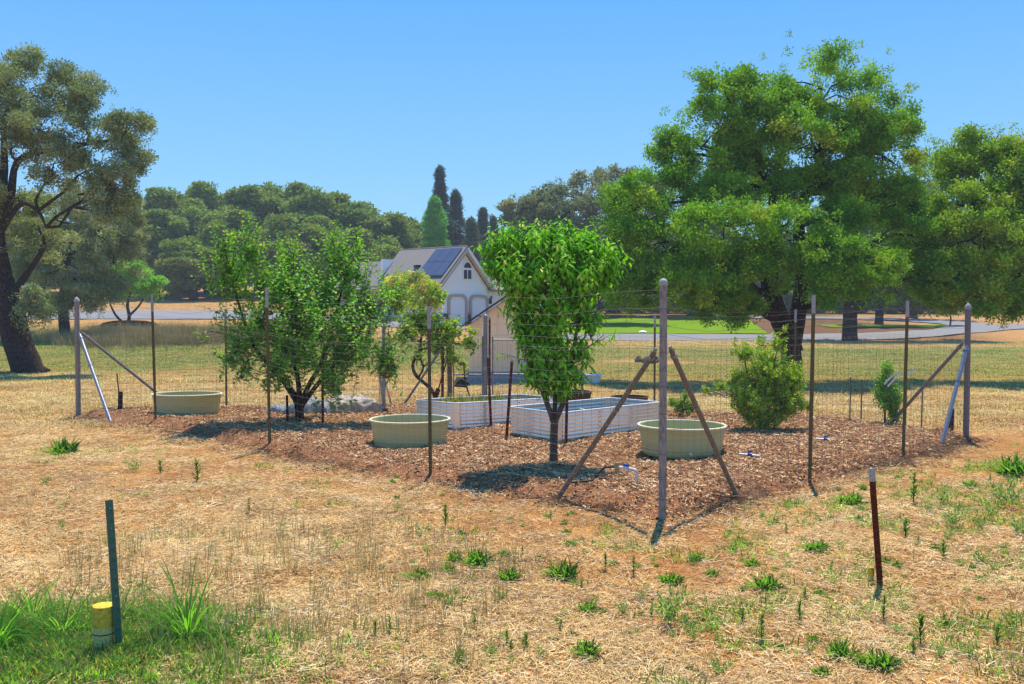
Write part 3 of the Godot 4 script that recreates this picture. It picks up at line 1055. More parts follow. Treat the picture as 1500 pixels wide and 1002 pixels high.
func background_trees() -> void:
	var far_leaf := clump(901, 32, 0.46, 0.25, 0.15, M.dull_leaf, 0.9, 0.1)
	var grey := [Color(0.078, 0.115, 0.022), Color(0.13, 0.165, 0.034), Color(0.19, 0.19, 0.045)]
	var green := [Color(0.06, 0.10, 0.03), Color(0.10, 0.14, 0.04), Color(0.15, 0.16, 0.05)]
	var kinds := [far_oak(61, "a", far_leaf, grey), far_oak(62, "b", far_leaf, grey), far_oak(63, "c", far_leaf, green)]
	var nth := ["first", "second", "third", "fourth", "fifth", "sixth", "seventh", "eighth", "ninth", "tenth", "eleventh", "twelfth", "thirteenth", "fourteenth", "fifteenth", "sixteenth", "seventeenth", "eighteenth"]
	var bank := [[-34.8, 92, 9.1, 6.1], [-35.2, 99, 11.5, 6.4], [-33.4, 104, 12.5, 5.6], [-29.6, 88, 6.1, 5.3], [-26.9, 92, 8.8, 6.0], [-27.1, 101, 12.1, 6.9], [-24.4, 104, 12.6, 6.7], [-20.2, 99, 11.8, 6.9], [-17.7, 103, 11.7, 6.7], [-14.6, 100, 10.8, 6.5], [-11.9, 104, 10.5, 6.1], [-9.4, 107, 10.2, 5.2], [-32.1, 107, 10.8, 6.1], [-20.6, 92, 9.1, 6.0], [-15.5, 93, 7.9, 5.7], [-45.1, 104, 7.5, 9.3], [-51.4, 103, 8.2, 10.0], [-59.4, 104, 9.7, 10.1]]
	bank.sort_custom(func(p, q): return p[0] / p[1] < q[0] / q[1])
	R.seed = 77
	for i in bank.size():
		var b: Array = bank[i]
		place_copy(kinds[i % 2], "far_oak", "grey green oak, %s from the left in the far tree line beyond the road" % nth[i], "oak tree", "oaks of the far left tree line", P(b[0], b[1]), Vector3(b[3] / 4.5, b[2] / 9.9, b[3] / 4.5), R.randf() * TAU)
	var right := [[16.6, 112, 9.9, 10.9], [25.8, 115, 8.4, 12.1], [33.2, 112, 9.5, 10.9], [42.3, 116, 8.5, 12.2], [49.0, 113, 9.2, 11.0], [58.1, 124, 6.7, 8.6], [65.8, 124, 9.3, 10.3], [-4.1, 114, 8.8, 5.2], [0.2, 112, 9.5, 6.3], [5.6, 110, 9.0, 8.0], [11.5, 114, 8.8, 8.3]]
	right.sort_custom(func(p, q): return p[0] / p[1] < q[0] / q[1])
	for i in right.size():
		var b: Array = right[i]
		place_copy(kinds[2 if i % 3 else 0], "far_oak", "dark green oak, %s from the house in the tree row far behind the lawn" % nth[i], "oak tree", "trees far behind the lawn", P(b[0], b[1]), Vector3(b[3] / 5.4, b[2] / 9.9, b[3] / 5.4), R.randf() * TAU)
	# dark hedge shrubs along the far edge of the lawn
	R.seed = 78
	for i in 15:
		place_copy(kinds[2], "hedge_shrub", "dark rounded shrub, %s from the left along the far edge of the lawn" % nth[i], "shrub", "shrubs behind the lawn", P(8.5 + 2.5 * i, 95.5 + R.randf() * 2, -0.35), Vector3(0.55, 0.24 + 0.05 * R.randf(), 0.55), R.randf() * TAU)
	place_copy(kinds[2], "lawn_oak", "dark trunked oak at the far edge of the lawn, right of the near post", "oak tree", "", P(16.9, 88.5), Vector3(1.5, 0.95, 1.5), 1.0)
	place_copy(kinds[2], "lawn_oak", "oak at the left end of the lawn behind the cherry tree", "oak tree", "", P(8.0, 90.0), Vector3(1.4, 0.9, 1.4), 2.6)
	for k in kinds: k.free()
	var needle := clump(905, 40, 0.5, 0.34, 0.09, M.dull_leaf, 0.55, 0.2)
	conifer("conifer", "tall blue green conifer behind the house roof, topmost of the group", -7.9, 104, 15.7, 4.6, [Color(0.05, 0.085, 0.065), Color(0.085, 0.125, 0.09)], needle, 0.95, 720)
	conifer("conifer", "ragged blue green conifer just right of the tallest one", -6.3, 106, 13.4, 4.0, [Color(0.06, 0.095, 0.07), Color(0.10, 0.135, 0.09)], needle, 0.75, 400)
	conifer("columnar_tree", "bright green narrow columnar tree before the tall conifers", -7.9, 97, 11.8, 3.0, [Color(0.09, 0.30, 0.03), Color(0.15, 0.38, 0.05)], needle, 0.42, 620)
	conifer("conifer", "slim dark conifer above the garage gable, left of the pair", -3.2, 104, 11.3, 1.9, [Color(0.05, 0.09, 0.05), Color(0.08, 0.12, 0.06)], needle, 0.7, 260)
	conifer("conifer", "slim dark conifer above the garage gable, right of the pair", -2.1, 106, 10.5, 1.5, [Color(0.05, 0.09, 0.05), Color(0.08, 0.12, 0.06)], needle, 0.7, 220)
	conifer("conifer", "short pale green conifer between the ragged one and the slim pair", -4.3, 100, 9.8, 2.2, [Color(0.09, 0.13, 0.07), Color(0.12, 0.16, 0.08)], needle, 0.5, 260)
	var mid_leaf := clump(902, 44, 0.42, 0.2, 0.12, M.dull_leaf, 0.75, 0.5)
	tree("spreading_oak", "wide grey green spreading oak on the skyline right of the house", "oak tree", 5.64, 78, [[-4.51, 8.83, 0.0, 1.92, 1.35, 1.63], [-2.84, 9.6, 0.5, 2.35, 1.46, 1.9], [0.0, 10.5, 0.0, 2.93, 1.58, 2.25], [3.1, 11.2, 0.0, 2.37, 1.35, 1.86], [-1.07, 8.95, 1, 2.56, 1.34, 1.95], [1.88, 9.17, 1, 2.67, 1.67, 2.17], [5.07, 10.29, 0.0, 2.25, 1.92, 2.09], [-5.07, 8.02, 0.0, 1.47, 1.01, 1.24], [-2.28, 7.71, 0.5, 2.8, 1.34, 2.07], [1.08, 6.87, 0.5, 3.36, 1.9, 2.63], [4.44, 6.87, 0.5, 2.8, 2.24, 2.52], [-3.4, 6.2, 0.3, 2.0, 1.3, 1.6], [3.6, 4.6, 0.3, 2.4, 1.6, 1.6]],
		[[Vector3(0, -0.3, 0), Vector3(0.2, 2, 0), Vector3(-0.2, 4.2, 0), Vector3(-1.2, 6.8, 0), Vector3(-2.5, 8.6, 0)], [Vector3(0, 3, 0), Vector3(1.2, 5.6, 0), Vector3(2.6, 8.4, 0)]], [[0.6, 0.5, 0.42, 0.3, 0.15], [0.35, 0.28, 0.15]],
		{"r": 0.16, "leaf": mid_leaf, "subs": 15, "per": 13, "subr": 0.46, "cols": [Color(0.085, 0.10, 0.05), Color(0.13, 0.14, 0.07), Color(0.18, 0.17, 0.08)], "twigs": 6})
	tree("driveway_oak", "thick trunked dark oak beyond the driveway, behind the big right oak", "oak tree", 21.46, 60, [[-0.65, 7.29, 0.0, 2.6, 1.95, 2.28], [1.95, 8.15, 0.0, 3.03, 2.38, 2.71], [4.55, 6.85, 0.0, 2.6, 2.6, 2.6], [0.28, 4.21, 1, 2.56, 1.71, 2.13], [2.84, 3.78, 1, 2.56, 1.53, 2.05], [6.29, 4.4, 0.0, 2.17, 1.73, 1.95], [-1.95, 4.68, 0.0, 2.17, 1.95, 2.06], [6.72, 6.42, 0.0, 2.17, 2.17, 2.17], [4.12, 3.0, 1, 2.13, 0.77, 1.45]],
		[[Vector3(0, -0.2, 0), Vector3(0, 1.2, 0), Vector3(0.1, 2.4, 0), Vector3(0.8, 5, 0)], [Vector3(0, 1.8, 0), Vector3(1.5, 3.5, 0), Vector3(3.8, 5.8, 0)]], [[0.55, 0.46, 0.42, 0.2], [0.36, 0.28, 0.14]],
		{"r": 0.15, "leaf": mid_leaf, "subs": 16, "per": 12, "subr": 0.46, "cols": [Color(0.05, 0.085, 0.025), Color(0.085, 0.125, 0.035), Color(0.14, 0.15, 0.04)], "twigs": 5, "hang": 0.4})
	# slim trunks between the driveway and the far arm
	for q in [[29.5, 76.0, 10.5, "slim dark trunked tree right of the thick driveway oak"], [36.5, 86.0, 11.0, "dark tree by the far arm of the driveway"], [33.8, 73.0, 2.2, "thin young tree standing on the small grass strip in the driveway bend"]]:
		var s: float = q[2] / 6.0
		tree("young_tree", q[3], "tree", q[0], q[1], [[0, 4.6 * s, 0, 1.8 * s, 1.3 * s, 1.8 * s], [0.9 * s, 5.8 * s, 0.3, 1.5 * s, 1.1 * s, 1.4 * s], [-0.9 * s, 5.4 * s, 0, 1.4 * s, 1.2 * s, 1.4 * s]],
			[[Vector3(0, -0.2, 0), Vector3(0.1, 1.5 * s, 0), Vector3(0, 3.2 * s, 0), Vector3(0.1, 4.6 * s, 0)]], [[0.2 * s, 0.16 * s, 0.13 * s, 0.06]],
			{"r": 0.06, "leaf": mid_leaf, "subs": 14, "per": 9, "subr": 0.4, "cols": [Color(0.06, 0.10, 0.03), Color(0.10, 0.14, 0.04), Color(0.15, 0.16, 0.05)], "twigs": 3})
	tree("lime_tree", "small bright lime green tree on a dark mulch mound by the road", "tree", -23.59, 58, [[0.13, 2.51, 0.0, 1.42, 0.84, 1.13], [1.29, 2.21, 0.3, 1.0, 0.67, 0.83], [-0.13, 3.35, 0.0, 0.84, 0.59, 0.71], [-0.88, 1.93, 0.0, 0.75, 0.5, 0.63], [0.66, 3.05, 0.3, 0.92, 0.58, 0.75]],
		[[Vector3(0, -0.2, 0), Vector3(0.1, 0.5, 0), Vector3(0.0, 1.2, 0), Vector3(0.3, 2.2, 0)], [Vector3(-0.1, -0.1, 0.1), Vector3(-0.7, 0.55, 0.1), Vector3(-1.1, 1.3, 0)], [Vector3(0.1, 0.5, 0), Vector3(0.7, 1.1, 0), Vector3(1.2, 1.8, 0.2)]], [[0.12, 0.1, 0.09, 0.04], [0.09, 0.07, 0.04], [0.08, 0.06, 0.03]],
		{"r": 0.045, "leaf": clump(903, 40, 0.30, 0.13, 0.07, M.leaf, 0.7, 0.5), "subs": 16, "per": 11, "subr": 0.38, "cols": [Color(0.085, 0.20, 0.02), Color(0.13, 0.26, 0.03), Color(0.19, 0.29, 0.04)], "twigs": 5})
	var mnd := MB.new()
	mnd.lathe([Vector2(1.75, -0.12), Vector2(1.5, 0.08), Vector2(0.9, 0.2), Vector2(0.02, 0.24)], 28)
	tag(put("mulch_mound", mnd.mesh(M.soil), null, Transform3D(Basis.IDENTITY, P(-23.4, 57.8, 0.0))), "dark mulch mound round the foot of the lime green tree", "mulch mound")
	tree("maple_tree", "small tree with yellow and orange leaves before the house", "tree", -6.03, 58, [[-0.59, 3.43, 0.0, 0.92, 0.59, 0.75], [0.61, 3.01, 0.3, 0.83, 0.63, 0.73], [-0.03, 2.58, 0.5, 0.91, 0.58, 0.75], [1.17, 2.43, 0.0, 0.59, 0.42, 0.5], [-1.09, 2.72, 0.0, 0.59, 0.5, 0.54], [0.17, 3.77, 0.0, 0.59, 0.38, 0.48]],
		[[Vector3(0, -0.2, 0), Vector3(0.05, 0.9, 0), Vector3(0, 1.8, 0), Vector3(0.1, 2.8, 0)]], [[0.1, 0.08, 0.07, 0.04]],
		{"r": 0.04, "leaf": clump(904, 40, 0.26, 0.12, 0.08, M.leaf, 0.7, 0.5), "subs": 14, "per": 11, "subr": 0.4, "cols": [Color(0.16, 0.20, 0.03), Color(0.38, 0.33, 0.05), Color(0.46, 0.24, 0.05)], "twigs": 4})

func near_trees() -> void:
	var oak_leaf := clump(911, 36, 0.21, 0.082, 0.048, M.leaf, 0.8, 0.2)
	var live_leaf := clump(912, 36, 0.21, 0.080, 0.042, M.dull_leaf, 0.8, 0.2)
	var green := [Color(0.060, 0.142, 0.011), Color(0.122, 0.212, 0.018), Color(0.20, 0.23, 0.024)]
	tree("oak_tree", "big green oak with a forked dark trunk rising behind the right fence", "oak tree", 7.81, 26.5,
		[[0.8, 8.14, 0.0, 1.76, 1.05, 1.41], [2.23, 7.58, -0.5, 1.17, 1.21, 1.19], [-1.94, 7.84, 0.3, 0.95, 0.87, 0.91], [-2.55, 6.46, 0.3, 1.33, 1.04, 1.18], [-0.67, 7.11, -0.6, 0.98, 1.17, 1.08], [2.53, 6.26, 0.0, 0.92, 1.11, 1.01], [0.36, 6.61, 0.5, 1.32, 0.85, 1.08], [-3.31, 6.38, 0.0, 0.57, 0.54, 0.56], [-2.93, 5.36, 0.0, 1.0, 0.86, 0.93], [-1.25, 5.58, -0.6, 1.17, 0.82, 1.0], [2.15, 5.27, -0.8, 1.38, 0.83, 1.1], [3.03, 4.92, -0.3, 0.77, 0.87, 0.82], [-2.46, 4.07, 2.6, 1.3, 0.79, 1.04], [-0.85, 4.09, 2.4, 1.04, 0.73, 0.89], [-2.81, 3.14, 2.2, 1.26, 0.63, 0.95], [-3.12, 2.62, 2, 0.85, 0.62, 0.73], [0.39, 3.42, 2.6, 1.04, 0.62, 0.83], [1.28, 2.84, 2.4, 0.87, 0.63, 0.75], [-0.02, 2.65, 2.8, 0.62, 0.51, 0.57], [-1.49, 2.92, 2.2, 0.79, 0.63, 0.71], [-2.45, 2.19, 1.6, 0.68, 0.47, 0.58], [-1.74, 2.04, 1.4, 0.51, 0.4, 0.45], [-4.24, 4.83, 0.5, 1.03, 0.79, 0.91], [-4.77, 3.89, 0.5, 0.9, 0.94, 0.92], [-4.04, 3.48, 1, 0.83, 0.96, 0.89], [-4.9, 2.86, 0.5, 0.71, 0.68, 0.7], [-4.4, 2.47, 1, 0.83, 0.52, 0.67], [3.27, 3.98, 0.5, 0.79, 0.85, 0.82], [3.7, 2.95, 0.6, 0.75, 0.65, 0.7], [-0.3, 7.6, 0.3, 0.9, 0.7, 0.9], [1.5, 6.9, 0.3, 0.9, 0.7, 0.9], [-1.5, 6.7, 0.2, 0.8, 0.7, 0.8], [1.3, 5.7, 0.4, 0.9, 0.6, 0.9], [-0.1, 5.3, 0.5, 0.7, 0.45, 0.8], [2.9, 6.9, 0, 0.6, 0.6, 0.6], [-2.0, 5.0, 0.8, 0.9, 0.6, 0.9], [0.9, 4.3, 1.2, 0.9, 0.6, 0.9]],
		[[Vector3(0.05, -0.1, 0), Vector3(0, 0.96, 0), Vector3(-0.3, 1.63, 0.1), Vector3(-0.57, 2.4, 0.2), Vector3(-0.63, 3.36, 0.2), Vector3(-0.5, 4.3, 0), Vector3(-0.57, 5.27, 0), Vector3(-0.9, 5.85, 0)], [Vector3(0.04, 0.87, 0), Vector3(0.23, 1.82, -0.1), Vector3(0.38, 2.97, -0.2), Vector3(0.27, 4.3, -0.2), Vector3(0.42, 5.2, -0.1), Vector3(0.77, 5.75, 0), Vector3(0.8, 6.8, 0)]],
		[[0.30, 0.29, 0.28, 0.24, 0.19, 0.15, 0.11, 0.06], [0.25, 0.23, 0.19, 0.16, 0.14, 0.11, 0.05]],
		{"r": 0.085, "leaf": oak_leaf, "subs": 19, "per": 16, "subr": 0.44, "cols": green, "twigs": 7, "hang": 0.35, "keep": 0.78, "full": 1.0})
	tree("oak_tree", "yellowish green oak whose crown hangs in from the right edge", "oak tree", 16.39, 27,
		[[-2.93, 6.46, 0.0, 0.9, 0.7, 0.8], [-3.71, 6.15, -0.5, 0.95, 0.83, 0.89], [-2.37, 5.75, 0.5, 0.77, 0.92, 0.84], [-4.08, 4.85, 0.8, 1.1, 0.72, 0.91], [-2.75, 4.89, 0.5, 1.11, 0.8, 0.96], [-4.64, 4.26, 0.0, 0.88, 0.98, 0.93], [-3.9, 3.84, 1.2, 1.23, 0.93, 1.08], [-2.64, 3.48, 1, 0.94, 1.13, 1.03], [-4.42, 2.92, 0.8, 1.06, 0.8, 0.93], [-3.59, 2.6, 1.4, 0.92, 0.67, 0.8], [-2.82, 2.2, 1.2, 0.56, 0.52, 0.54], [-1.45, 4.31, 0.5, 1.15, 1.63, 1.39], [-0.59, 6.5, 0.0, 1.17, 1.17, 1.17], [0.2, 4.94, 0.0, 1.37, 1.76, 1.56], [-0.88, 2.59, 0.5, 0.96, 0.77, 0.86], [-4.27, 2.39, 1, 0.75, 0.38, 0.56]],
		[[Vector3(0, -0.1, 0), Vector3(-0.1, 1.3, 0), Vector3(-0.6, 2.6, 0), Vector3(-1.5, 3.9, 0), Vector3(-2.6, 5.2, 0)], [Vector3(-0.2, 1.8, 0), Vector3(0.2, 3.4, 0), Vector3(-0.2, 5.4, 0)]], [[0.4, 0.34, 0.28, 0.2, 0.1], [0.26, 0.2, 0.1]],
		{"r": 0.085, "leaf": oak_leaf, "subs": 19, "per": 16, "subr": 0.44, "cols": [Color(0.078, 0.152, 0.013), Color(0.145, 0.212, 0.019), Color(0.23, 0.24, 0.025)], "twigs": 6, "hang": 0.45, "keep": 0.9})
	var olive := [Color(0.092, 0.120, 0.055), Color(0.15, 0.175, 0.085), Color(0.20, 0.21, 0.115)]
	tree("oak_tree", "tall olive green oak with a leaning trunk at the left edge", "oak tree", -15.05, 29.5,
		[[-0.47, 9.38, 0.0, 1.07, 0.6, 0.83], [0.42, 8.52, 0.5, 1.05, 0.84, 0.94], [-0.34, 7.42, 0.8, 1.08, 0.95, 1.02], [1.45, 8.81, 0.0, 0.94, 0.64, 0.79], [0.88, 7.38, 1, 1.19, 0.78, 0.99], [1.79, 8.21, 0.0, 0.6, 0.6, 0.6], [1.48, 6.95, 0.6, 0.92, 0.58, 0.75], [3.15, 7.41, 0.3, 0.68, 0.55, 0.61], [3.38, 6.56, 0.3, 0.42, 0.76, 0.59], [2.85, 5.83, 0.6, 0.75, 0.63, 0.69], [1.2, 6.38, 0.8, 1.0, 0.58, 0.79], [2.9, 5.18, 0.4, 0.55, 0.5, 0.53], [-1.79, 8.64, 0.0, 1.17, 1.71, 1.44], [-1.19, 5.59, 0.5, 0.94, 1.05, 1.0], [-0.6, 5.34, -1, 0.77, 0.48, 0.63], [0.34, 2.03, 0.5, 0.5, 0.54, 0.52], [0.09, 4.09, -0.5, 0.87, 0.65, 0.76], [-2.22, 6.72, 0.0, 1.07, 1.07, 1.07]],
		[[Vector3(0, -0.1, 0), Vector3(-0.34, 0.96, 0), Vector3(-0.68, 2.24, 0), Vector3(-0.87, 3.3, 0), Vector3(-0.94, 4.6, 0.1), Vector3(-0.77, 5.44, 0.1), Vector3(-0.62, 6.3, 0.2), Vector3(-0.55, 7.8, 0.3)], [Vector3(-0.35, -0.1, -0.2), Vector3(-0.85, 1.4, -0.3), Vector3(-1.15, 2.45, -0.3), Vector3(-1.36, 4.2, -0.2), Vector3(-1.58, 6.3, 0)], [Vector3(-0.94, 4.5, 0.1), Vector3(-0.4, 5.3, 0.3), Vector3(-0.1, 6.5, 0.4), Vector3(0.98, 6.85, 0.5), Vector3(2.05, 7.05, 0.4), Vector3(2.9, 7.2, 0.3)], [Vector3(-0.7, 2.2, 0), Vector3(-0.1, 2.9, 0.2), Vector3(0.5, 3.9, 0.1), Vector3(0.3, 4.6, 0)], [Vector3(-0.9, 4.2, 0.1), Vector3(-0.1, 5.2, 0.3), Vector3(0.5, 5.0, 0.4), Vector3(0.75, 4.5, 0.4)]],
		[[0.44, 0.40, 0.36, 0.28, 0.20, 0.16, 0.12, 0.06], [0.30, 0.27, 0.22, 0.16, 0.08], [0.13, 0.12, 0.10, 0.085, 0.06, 0.03], [0.13, 0.11, 0.07, 0.03], [0.09, 0.075, 0.055, 0.025]],
		{"r": 0.055, "leaf": live_leaf, "subs": 14, "per": 15, "subr": 0.46, "cols": olive, "twigs": 9, "hang": 0.45, "keep": 0.8, "wob": 0.2, "full": 1.05})
	tree("oak_tree", "grey olive oak with drooping crown behind the left edge oak", "oak tree", -22.24, 47,
		[[1.19, 6.71, 0.0, 1.7, 1.09, 1.39], [-0.27, 5.98, 0.5, 1.68, 1.28, 1.48], [2.15, 4.98, 0.5, 1.61, 1.28, 1.44], [0.71, 3.94, 1, 1.93, 1.4, 1.66], [2.66, 3.69, 0.6, 1.27, 1.21, 1.24], [-0.94, 3.3, 0.5, 1.34, 1.21, 1.28], [1.88, 2.45, 0.8, 1.47, 0.73, 1.1], [3.23, 5.18, 0.0, 0.61, 1.15, 0.88], [-2.04, 5.18, 0.0, 1.36, 1.53, 1.44], [3.23, 6.71, 0.0, 0.51, 0.61, 0.56], [0.74, 1.95, 0.5, 1.34, 0.6, 0.97]],
		[[Vector3(0.05, -0.3, 0), Vector3(-0.07, 1.4, 0), Vector3(0, 2.6, 0), Vector3(0.2, 4, 0), Vector3(0.5, 5.5, 0)]], [[0.3, 0.25, 0.2, 0.15, 0.08]],
		{"r": 0.1, "leaf": live_leaf, "subs": 30, "per": 13, "subr": 0.3, "cols": [Color(0.12, 0.135, 0.055), Color(0.18, 0.185, 0.08), Color(0.23, 0.22, 0.11)], "twigs": 9, "hang": 0.3, "keep": 0.72, "s0": 1.0, "s1": 1.6})

func shoots(t: Node3D, lobes: Array, count: int, l0: float, l1: float, step: float, up: float, droop: float, s0: float, s1: float, thick: float, bark: Material, face := 0.7, spread := 0.85) -> Array:
	# leafy shoots growing out of every lobe; returns where the leaves sit
	var at := []
	var mb := MB.new()
	var vol := 0.0
	for L in lobes: vol += pow(L[3] * L[4] * L[5], 0.7)
	for L in lobes:
		var c := Vector3(L[0], L[1], L[2])
		var e := Vector3(L[3], L[4], L[5])
		for i in maxi(2, int(count * pow(e.x * e.y * e.z, 0.7) / vol)):
			var o := rdir()
			var p := c + o * e * R.randf_range(0.05, spread)
			var dir := (Vector3(o.x, o.y * 0.5, o.z) * 0.8 + Vector3(0, up, 0) + rdir() * 0.55).normalized()
			var l := R.randf_range(l0, l1) * clampf(e.length() * 1.6, 0.45, 1.25)
			p -= dir * l * 0.5
			var bend := rdir() * 0.35
			var pts := []
			var n := int(l / step)
			var spin := R.randf() * TAU
			for k in n:
				var f := float(k) / n
				var tan := (dir + bend * f).normalized()
				p += tan * step
				if k % 5 == 0: pts.append(p)
				spin += 2.4 + R.randf_range(-0.3, 0.3)
				var sx := tan.cross(Vector3(0.3, 0.2, 0.9)).normalized()
				var side := sx * cos(spin) + tan.cross(sx) * sin(spin)
				var ax := (side * 0.9 + tan * 0.6 + Vector3(0, -droop, 0) + rdir() * 0.25).normalized()
				var s := R.randf_range(s0, s1) * (1.0 - 0.45 * f * f)
				at.append(Transform3D(frame(ax, (Vector3(0, 0.8, 0) + Vector3(p.x, 0, p.z + 0.1).normalized() * face + tan * 0.3 + rdir() * 0.4).normalized()).scaled(Vector3(s, s, s)), p + side * 0.004))
			pts.append(p)
			if pts.size() > 1: mb.tube(pts, taper(thick, thick * 0.35, pts.size() - 1), 4, false)
	put("shoots", mb.mesh(bark), t).set_meta("kind", "stuff")
	return at

func leafy(t: Node3D, at: Array, lm: Array, cols: Array, odd: float, own: Array = []) -> void:
	# single leaves; with "own" the 300 that stand foremost are parts, the rest one mass
	var tint := []
	for q in at:
		var c: Color = col_near(cols[0], cols[1]) if R.randf() > odd else cols[2]
		tint.append(c)
	if own.size():
		var order := range(at.size())
		order.sort_custom(func(x, y): return at[x].origin.z > at[y].origin.z)
		for i in 300:
			var k: int = order[i * 3]
			put("leaf", own[i % own.size()], t, at[k])
			at[k] = null
	for v in lm.size():
		var xf := []
		var cc := []
		for i in at.size():
			if at[i] != null and i % lm.size() == v:
				xf.append(at[i])
				cc.append(tint[i])
		var f := copies("foliage" if v == 0 else "foliage_%03d" % v, lm[v], xf, cc, t)

func garden_plants() -> void:
	# cherry tree: long hanging leaves
	var ch := thing("cherry_tree", "young cherry tree with long drooping bright green leaves before the raised beds", "cherry tree", P(0.49, 11.03))
	R.seed = 31
	var stems := [[Vector3(0, -0.05, 0), Vector3(0.0, 0.25, 0), Vector3(0.01, 0.5, 0)], [Vector3(0, 0.46, 0), Vector3(-0.1, 0.74, 0.02), Vector3(-0.24, 1.15, 0.05), Vector3(-0.36, 1.7, 0.05), Vector3(-0.6, 2.5, 0)], [Vector3(0, 0.46, 0), Vector3(0.02, 0.85, -0.05), Vector3(0.0, 1.5, -0.05), Vector3(0, 2.6, 0)], [Vector3(0.01, 0.46, 0), Vector3(0.13, 0.76, 0.02), Vector3(0.2, 1.15, 0), Vector3(0.3, 1.7, 0), Vector3(0.5, 2.5, 0)]]
	put("trunk", trunk_mesh(stems, [[0.052, 0.046, 0.048], [0.034, 0.03, 0.024, 0.016, 0.006], [0.03, 0.026, 0.02, 0.008], [0.034, 0.03, 0.024, 0.016, 0.006]], M.young_bark, 1.15), ch)
	var cl := [[-0.61, 2.72, 0.0, 0.27, 0.22, 0.25], [-0.17, 2.76, 0.1, 0.35, 0.21, 0.28], [0.31, 2.69, 0.0, 0.32, 0.19, 0.26], [0.61, 2.57, 0.0, 0.22, 0.19, 0.21], [-0.71, 2.43, 0.0, 0.22, 0.19, 0.21], [-0.33, 2.33, 0.15, 0.39, 0.3, 0.35], [0.21, 2.33, 0.1, 0.39, 0.3, 0.35], [0.65, 2.32, 0.0, 0.16, 0.21, 0.18], [-0.39, 1.94, 0.0, 0.19, 0.33, 0.22], [-0.08, 1.82, 0.12, 0.3, 0.39, 0.28], [0.31, 1.94, 0.0, 0.2, 0.3, 0.22], [-0.23, 1.32, 0.1, 0.21, 0.36, 0.22], [0.06, 1.27, 0.1, 0.22, 0.39, 0.25], [0.37, 1.38, 0.0, 0.13, 0.27, 0.15], [-0.15, 0.97, 0.06, 0.17, 0.17, 0.15], [0.13, 0.91, 0.06, 0.16, 0.14, 0.15], [0.61, 1.48, 0.0, 0.13, 0.06, 0.09], [0.49, 1.70, 0.0, 0.12, 0.16, 0.13], [-0.5, 2.86, 0, 0.1, 0.16, 0.1], [0.0, 2.92, 0, 0.1, 0.14, 0.1], [0.4, 2.86, 0, 0.08, 0.14, 0.1], [0.8, 2.5, 0, 0.14, 0.06, 0.1], [0.08, 2.62, 0.05, 0.3, 0.22, 0.26], [-0.02, 2.84, 0.05, 0.24, 0.12, 0.2], [-0.36, 1.6, 0.05, 0.16, 0.3, 0.18], [0.28, 1.05, 0.05, 0.14, 0.2, 0.15], [-0.3, 1.05, 0.05, 0.12, 0.2, 0.14], [-0.3, 2.98, 0, 0.05, 0.14, 0.06], [0.2, 3.0, 0, 0.05, 0.12, 0.06], [0.62, 2.8, 0, 0.05, 0.14, 0.06], [-0.78, 2.72, 0, 0.06, 0.14, 0.06]]
	for L in cl: L[0] *= 0.94
	for L in cl: L[1] = L[1] if L[1] < 1.5 else 1.5 + (L[1] - 1.5) * 0.84
	limbs(ch, cl, stems, M.young_bark, 0.011, 5, 0.08)
	M.cherry_leaf = M.glossy_leaf.duplicate()
	M.cherry_leaf.vertex_color_use_as_albedo = false
	M.cherry_leaf.albedo_color = Color(0.20, 0.54, 0.022).linear_to_srgb()
	M.cherry_leaf.resource_name = "cherry_leaf"
	var one := []
	for k in 4:
		var lm: ArrayMesh = leaf(0.135, 0.045, M.glossy_leaf, 0.25, 0.15 + 0.12 * k)
		one.append(lm)
	var own := []
	for k in 4:
		var lm2: ArrayMesh = leaf(0.135, 0.045, M.cherry_leaf, 0.25, 0.15 + 0.12 * k)
		own.append(lm2)
	leafy(ch, shoots(ch, cl, 700, 0.25, 0.62, 0.027, 1.0, 0.95, 0.65, 1.2, 0.004, M.young_bark, 0.45, 1.1), one, [Color(0.14, 0.44, 0.014), Color(0.31, 0.70, 0.035), Color(0.62, 0.64, 0.10)], 0.03, own)
	# plum: dense wide bush of short shiny leaves
	var plum_lobes := [[-1.12, 2.51, 0.0, 0.42, 0.53, 0.47], [-0.7, 2.88, 0.2, 0.37, 0.26, 0.31], [-0.03, 2.28, 0.2, 0.63, 0.5, 0.56], [0.79, 2.65, -0.2, 0.4, 0.49, 0.45], [0.71, 2.95, 0.0, 0.24, 0.22, 0.23], [0.36, 1.74, 0.5, 0.7, 0.45, 0.57], [-0.52, 1.76, 0.4, 0.51, 0.38, 0.45], [-0.95, 1.2, 0.2, 0.48, 0.26, 0.37], [-0.28, 0.94, 0.4, 0.49, 0.28, 0.38], [0.96, 1.42, 0.3, 0.6, 0.47, 0.54], [1.22, 1.96, 0.0, 0.42, 0.42, 0.42], [1.4, 1.09, 0.2, 0.3, 0.41, 0.36], [0.6, 0.78, 0.4, 0.49, 0.32, 0.41], [-1.18, 3.03, 0.0, 0.15, 0.18, 0.16], [1.55, 2.07, 0.0, 0.26, 0.31, 0.29], [-1.31, 1.57, 0.0, 0.15, 0.11, 0.13], [0.03, 1.17, -0.5, 0.57, 0.39, 0.48], [-0.23, 2.75, -0.4, 0.34, 0.25, 0.29], [-1.28, 2.9, 0, 0.07, 0.28, 0.07], [-0.98, 3.05, 0.1, 0.06, 0.2, 0.06], [0.55, 3.1, 0, 0.06, 0.2, 0.06], [0.95, 3.1, 0, 0.06, 0.18, 0.06], [-1.5, 1.42, 0.2, 0.22, 0.06, 0.1], [-0.1, 2.95, 0, 0.07, 0.2, 0.07], [0.3, 2.75, 0.1, 0.08, 0.24, 0.08]]
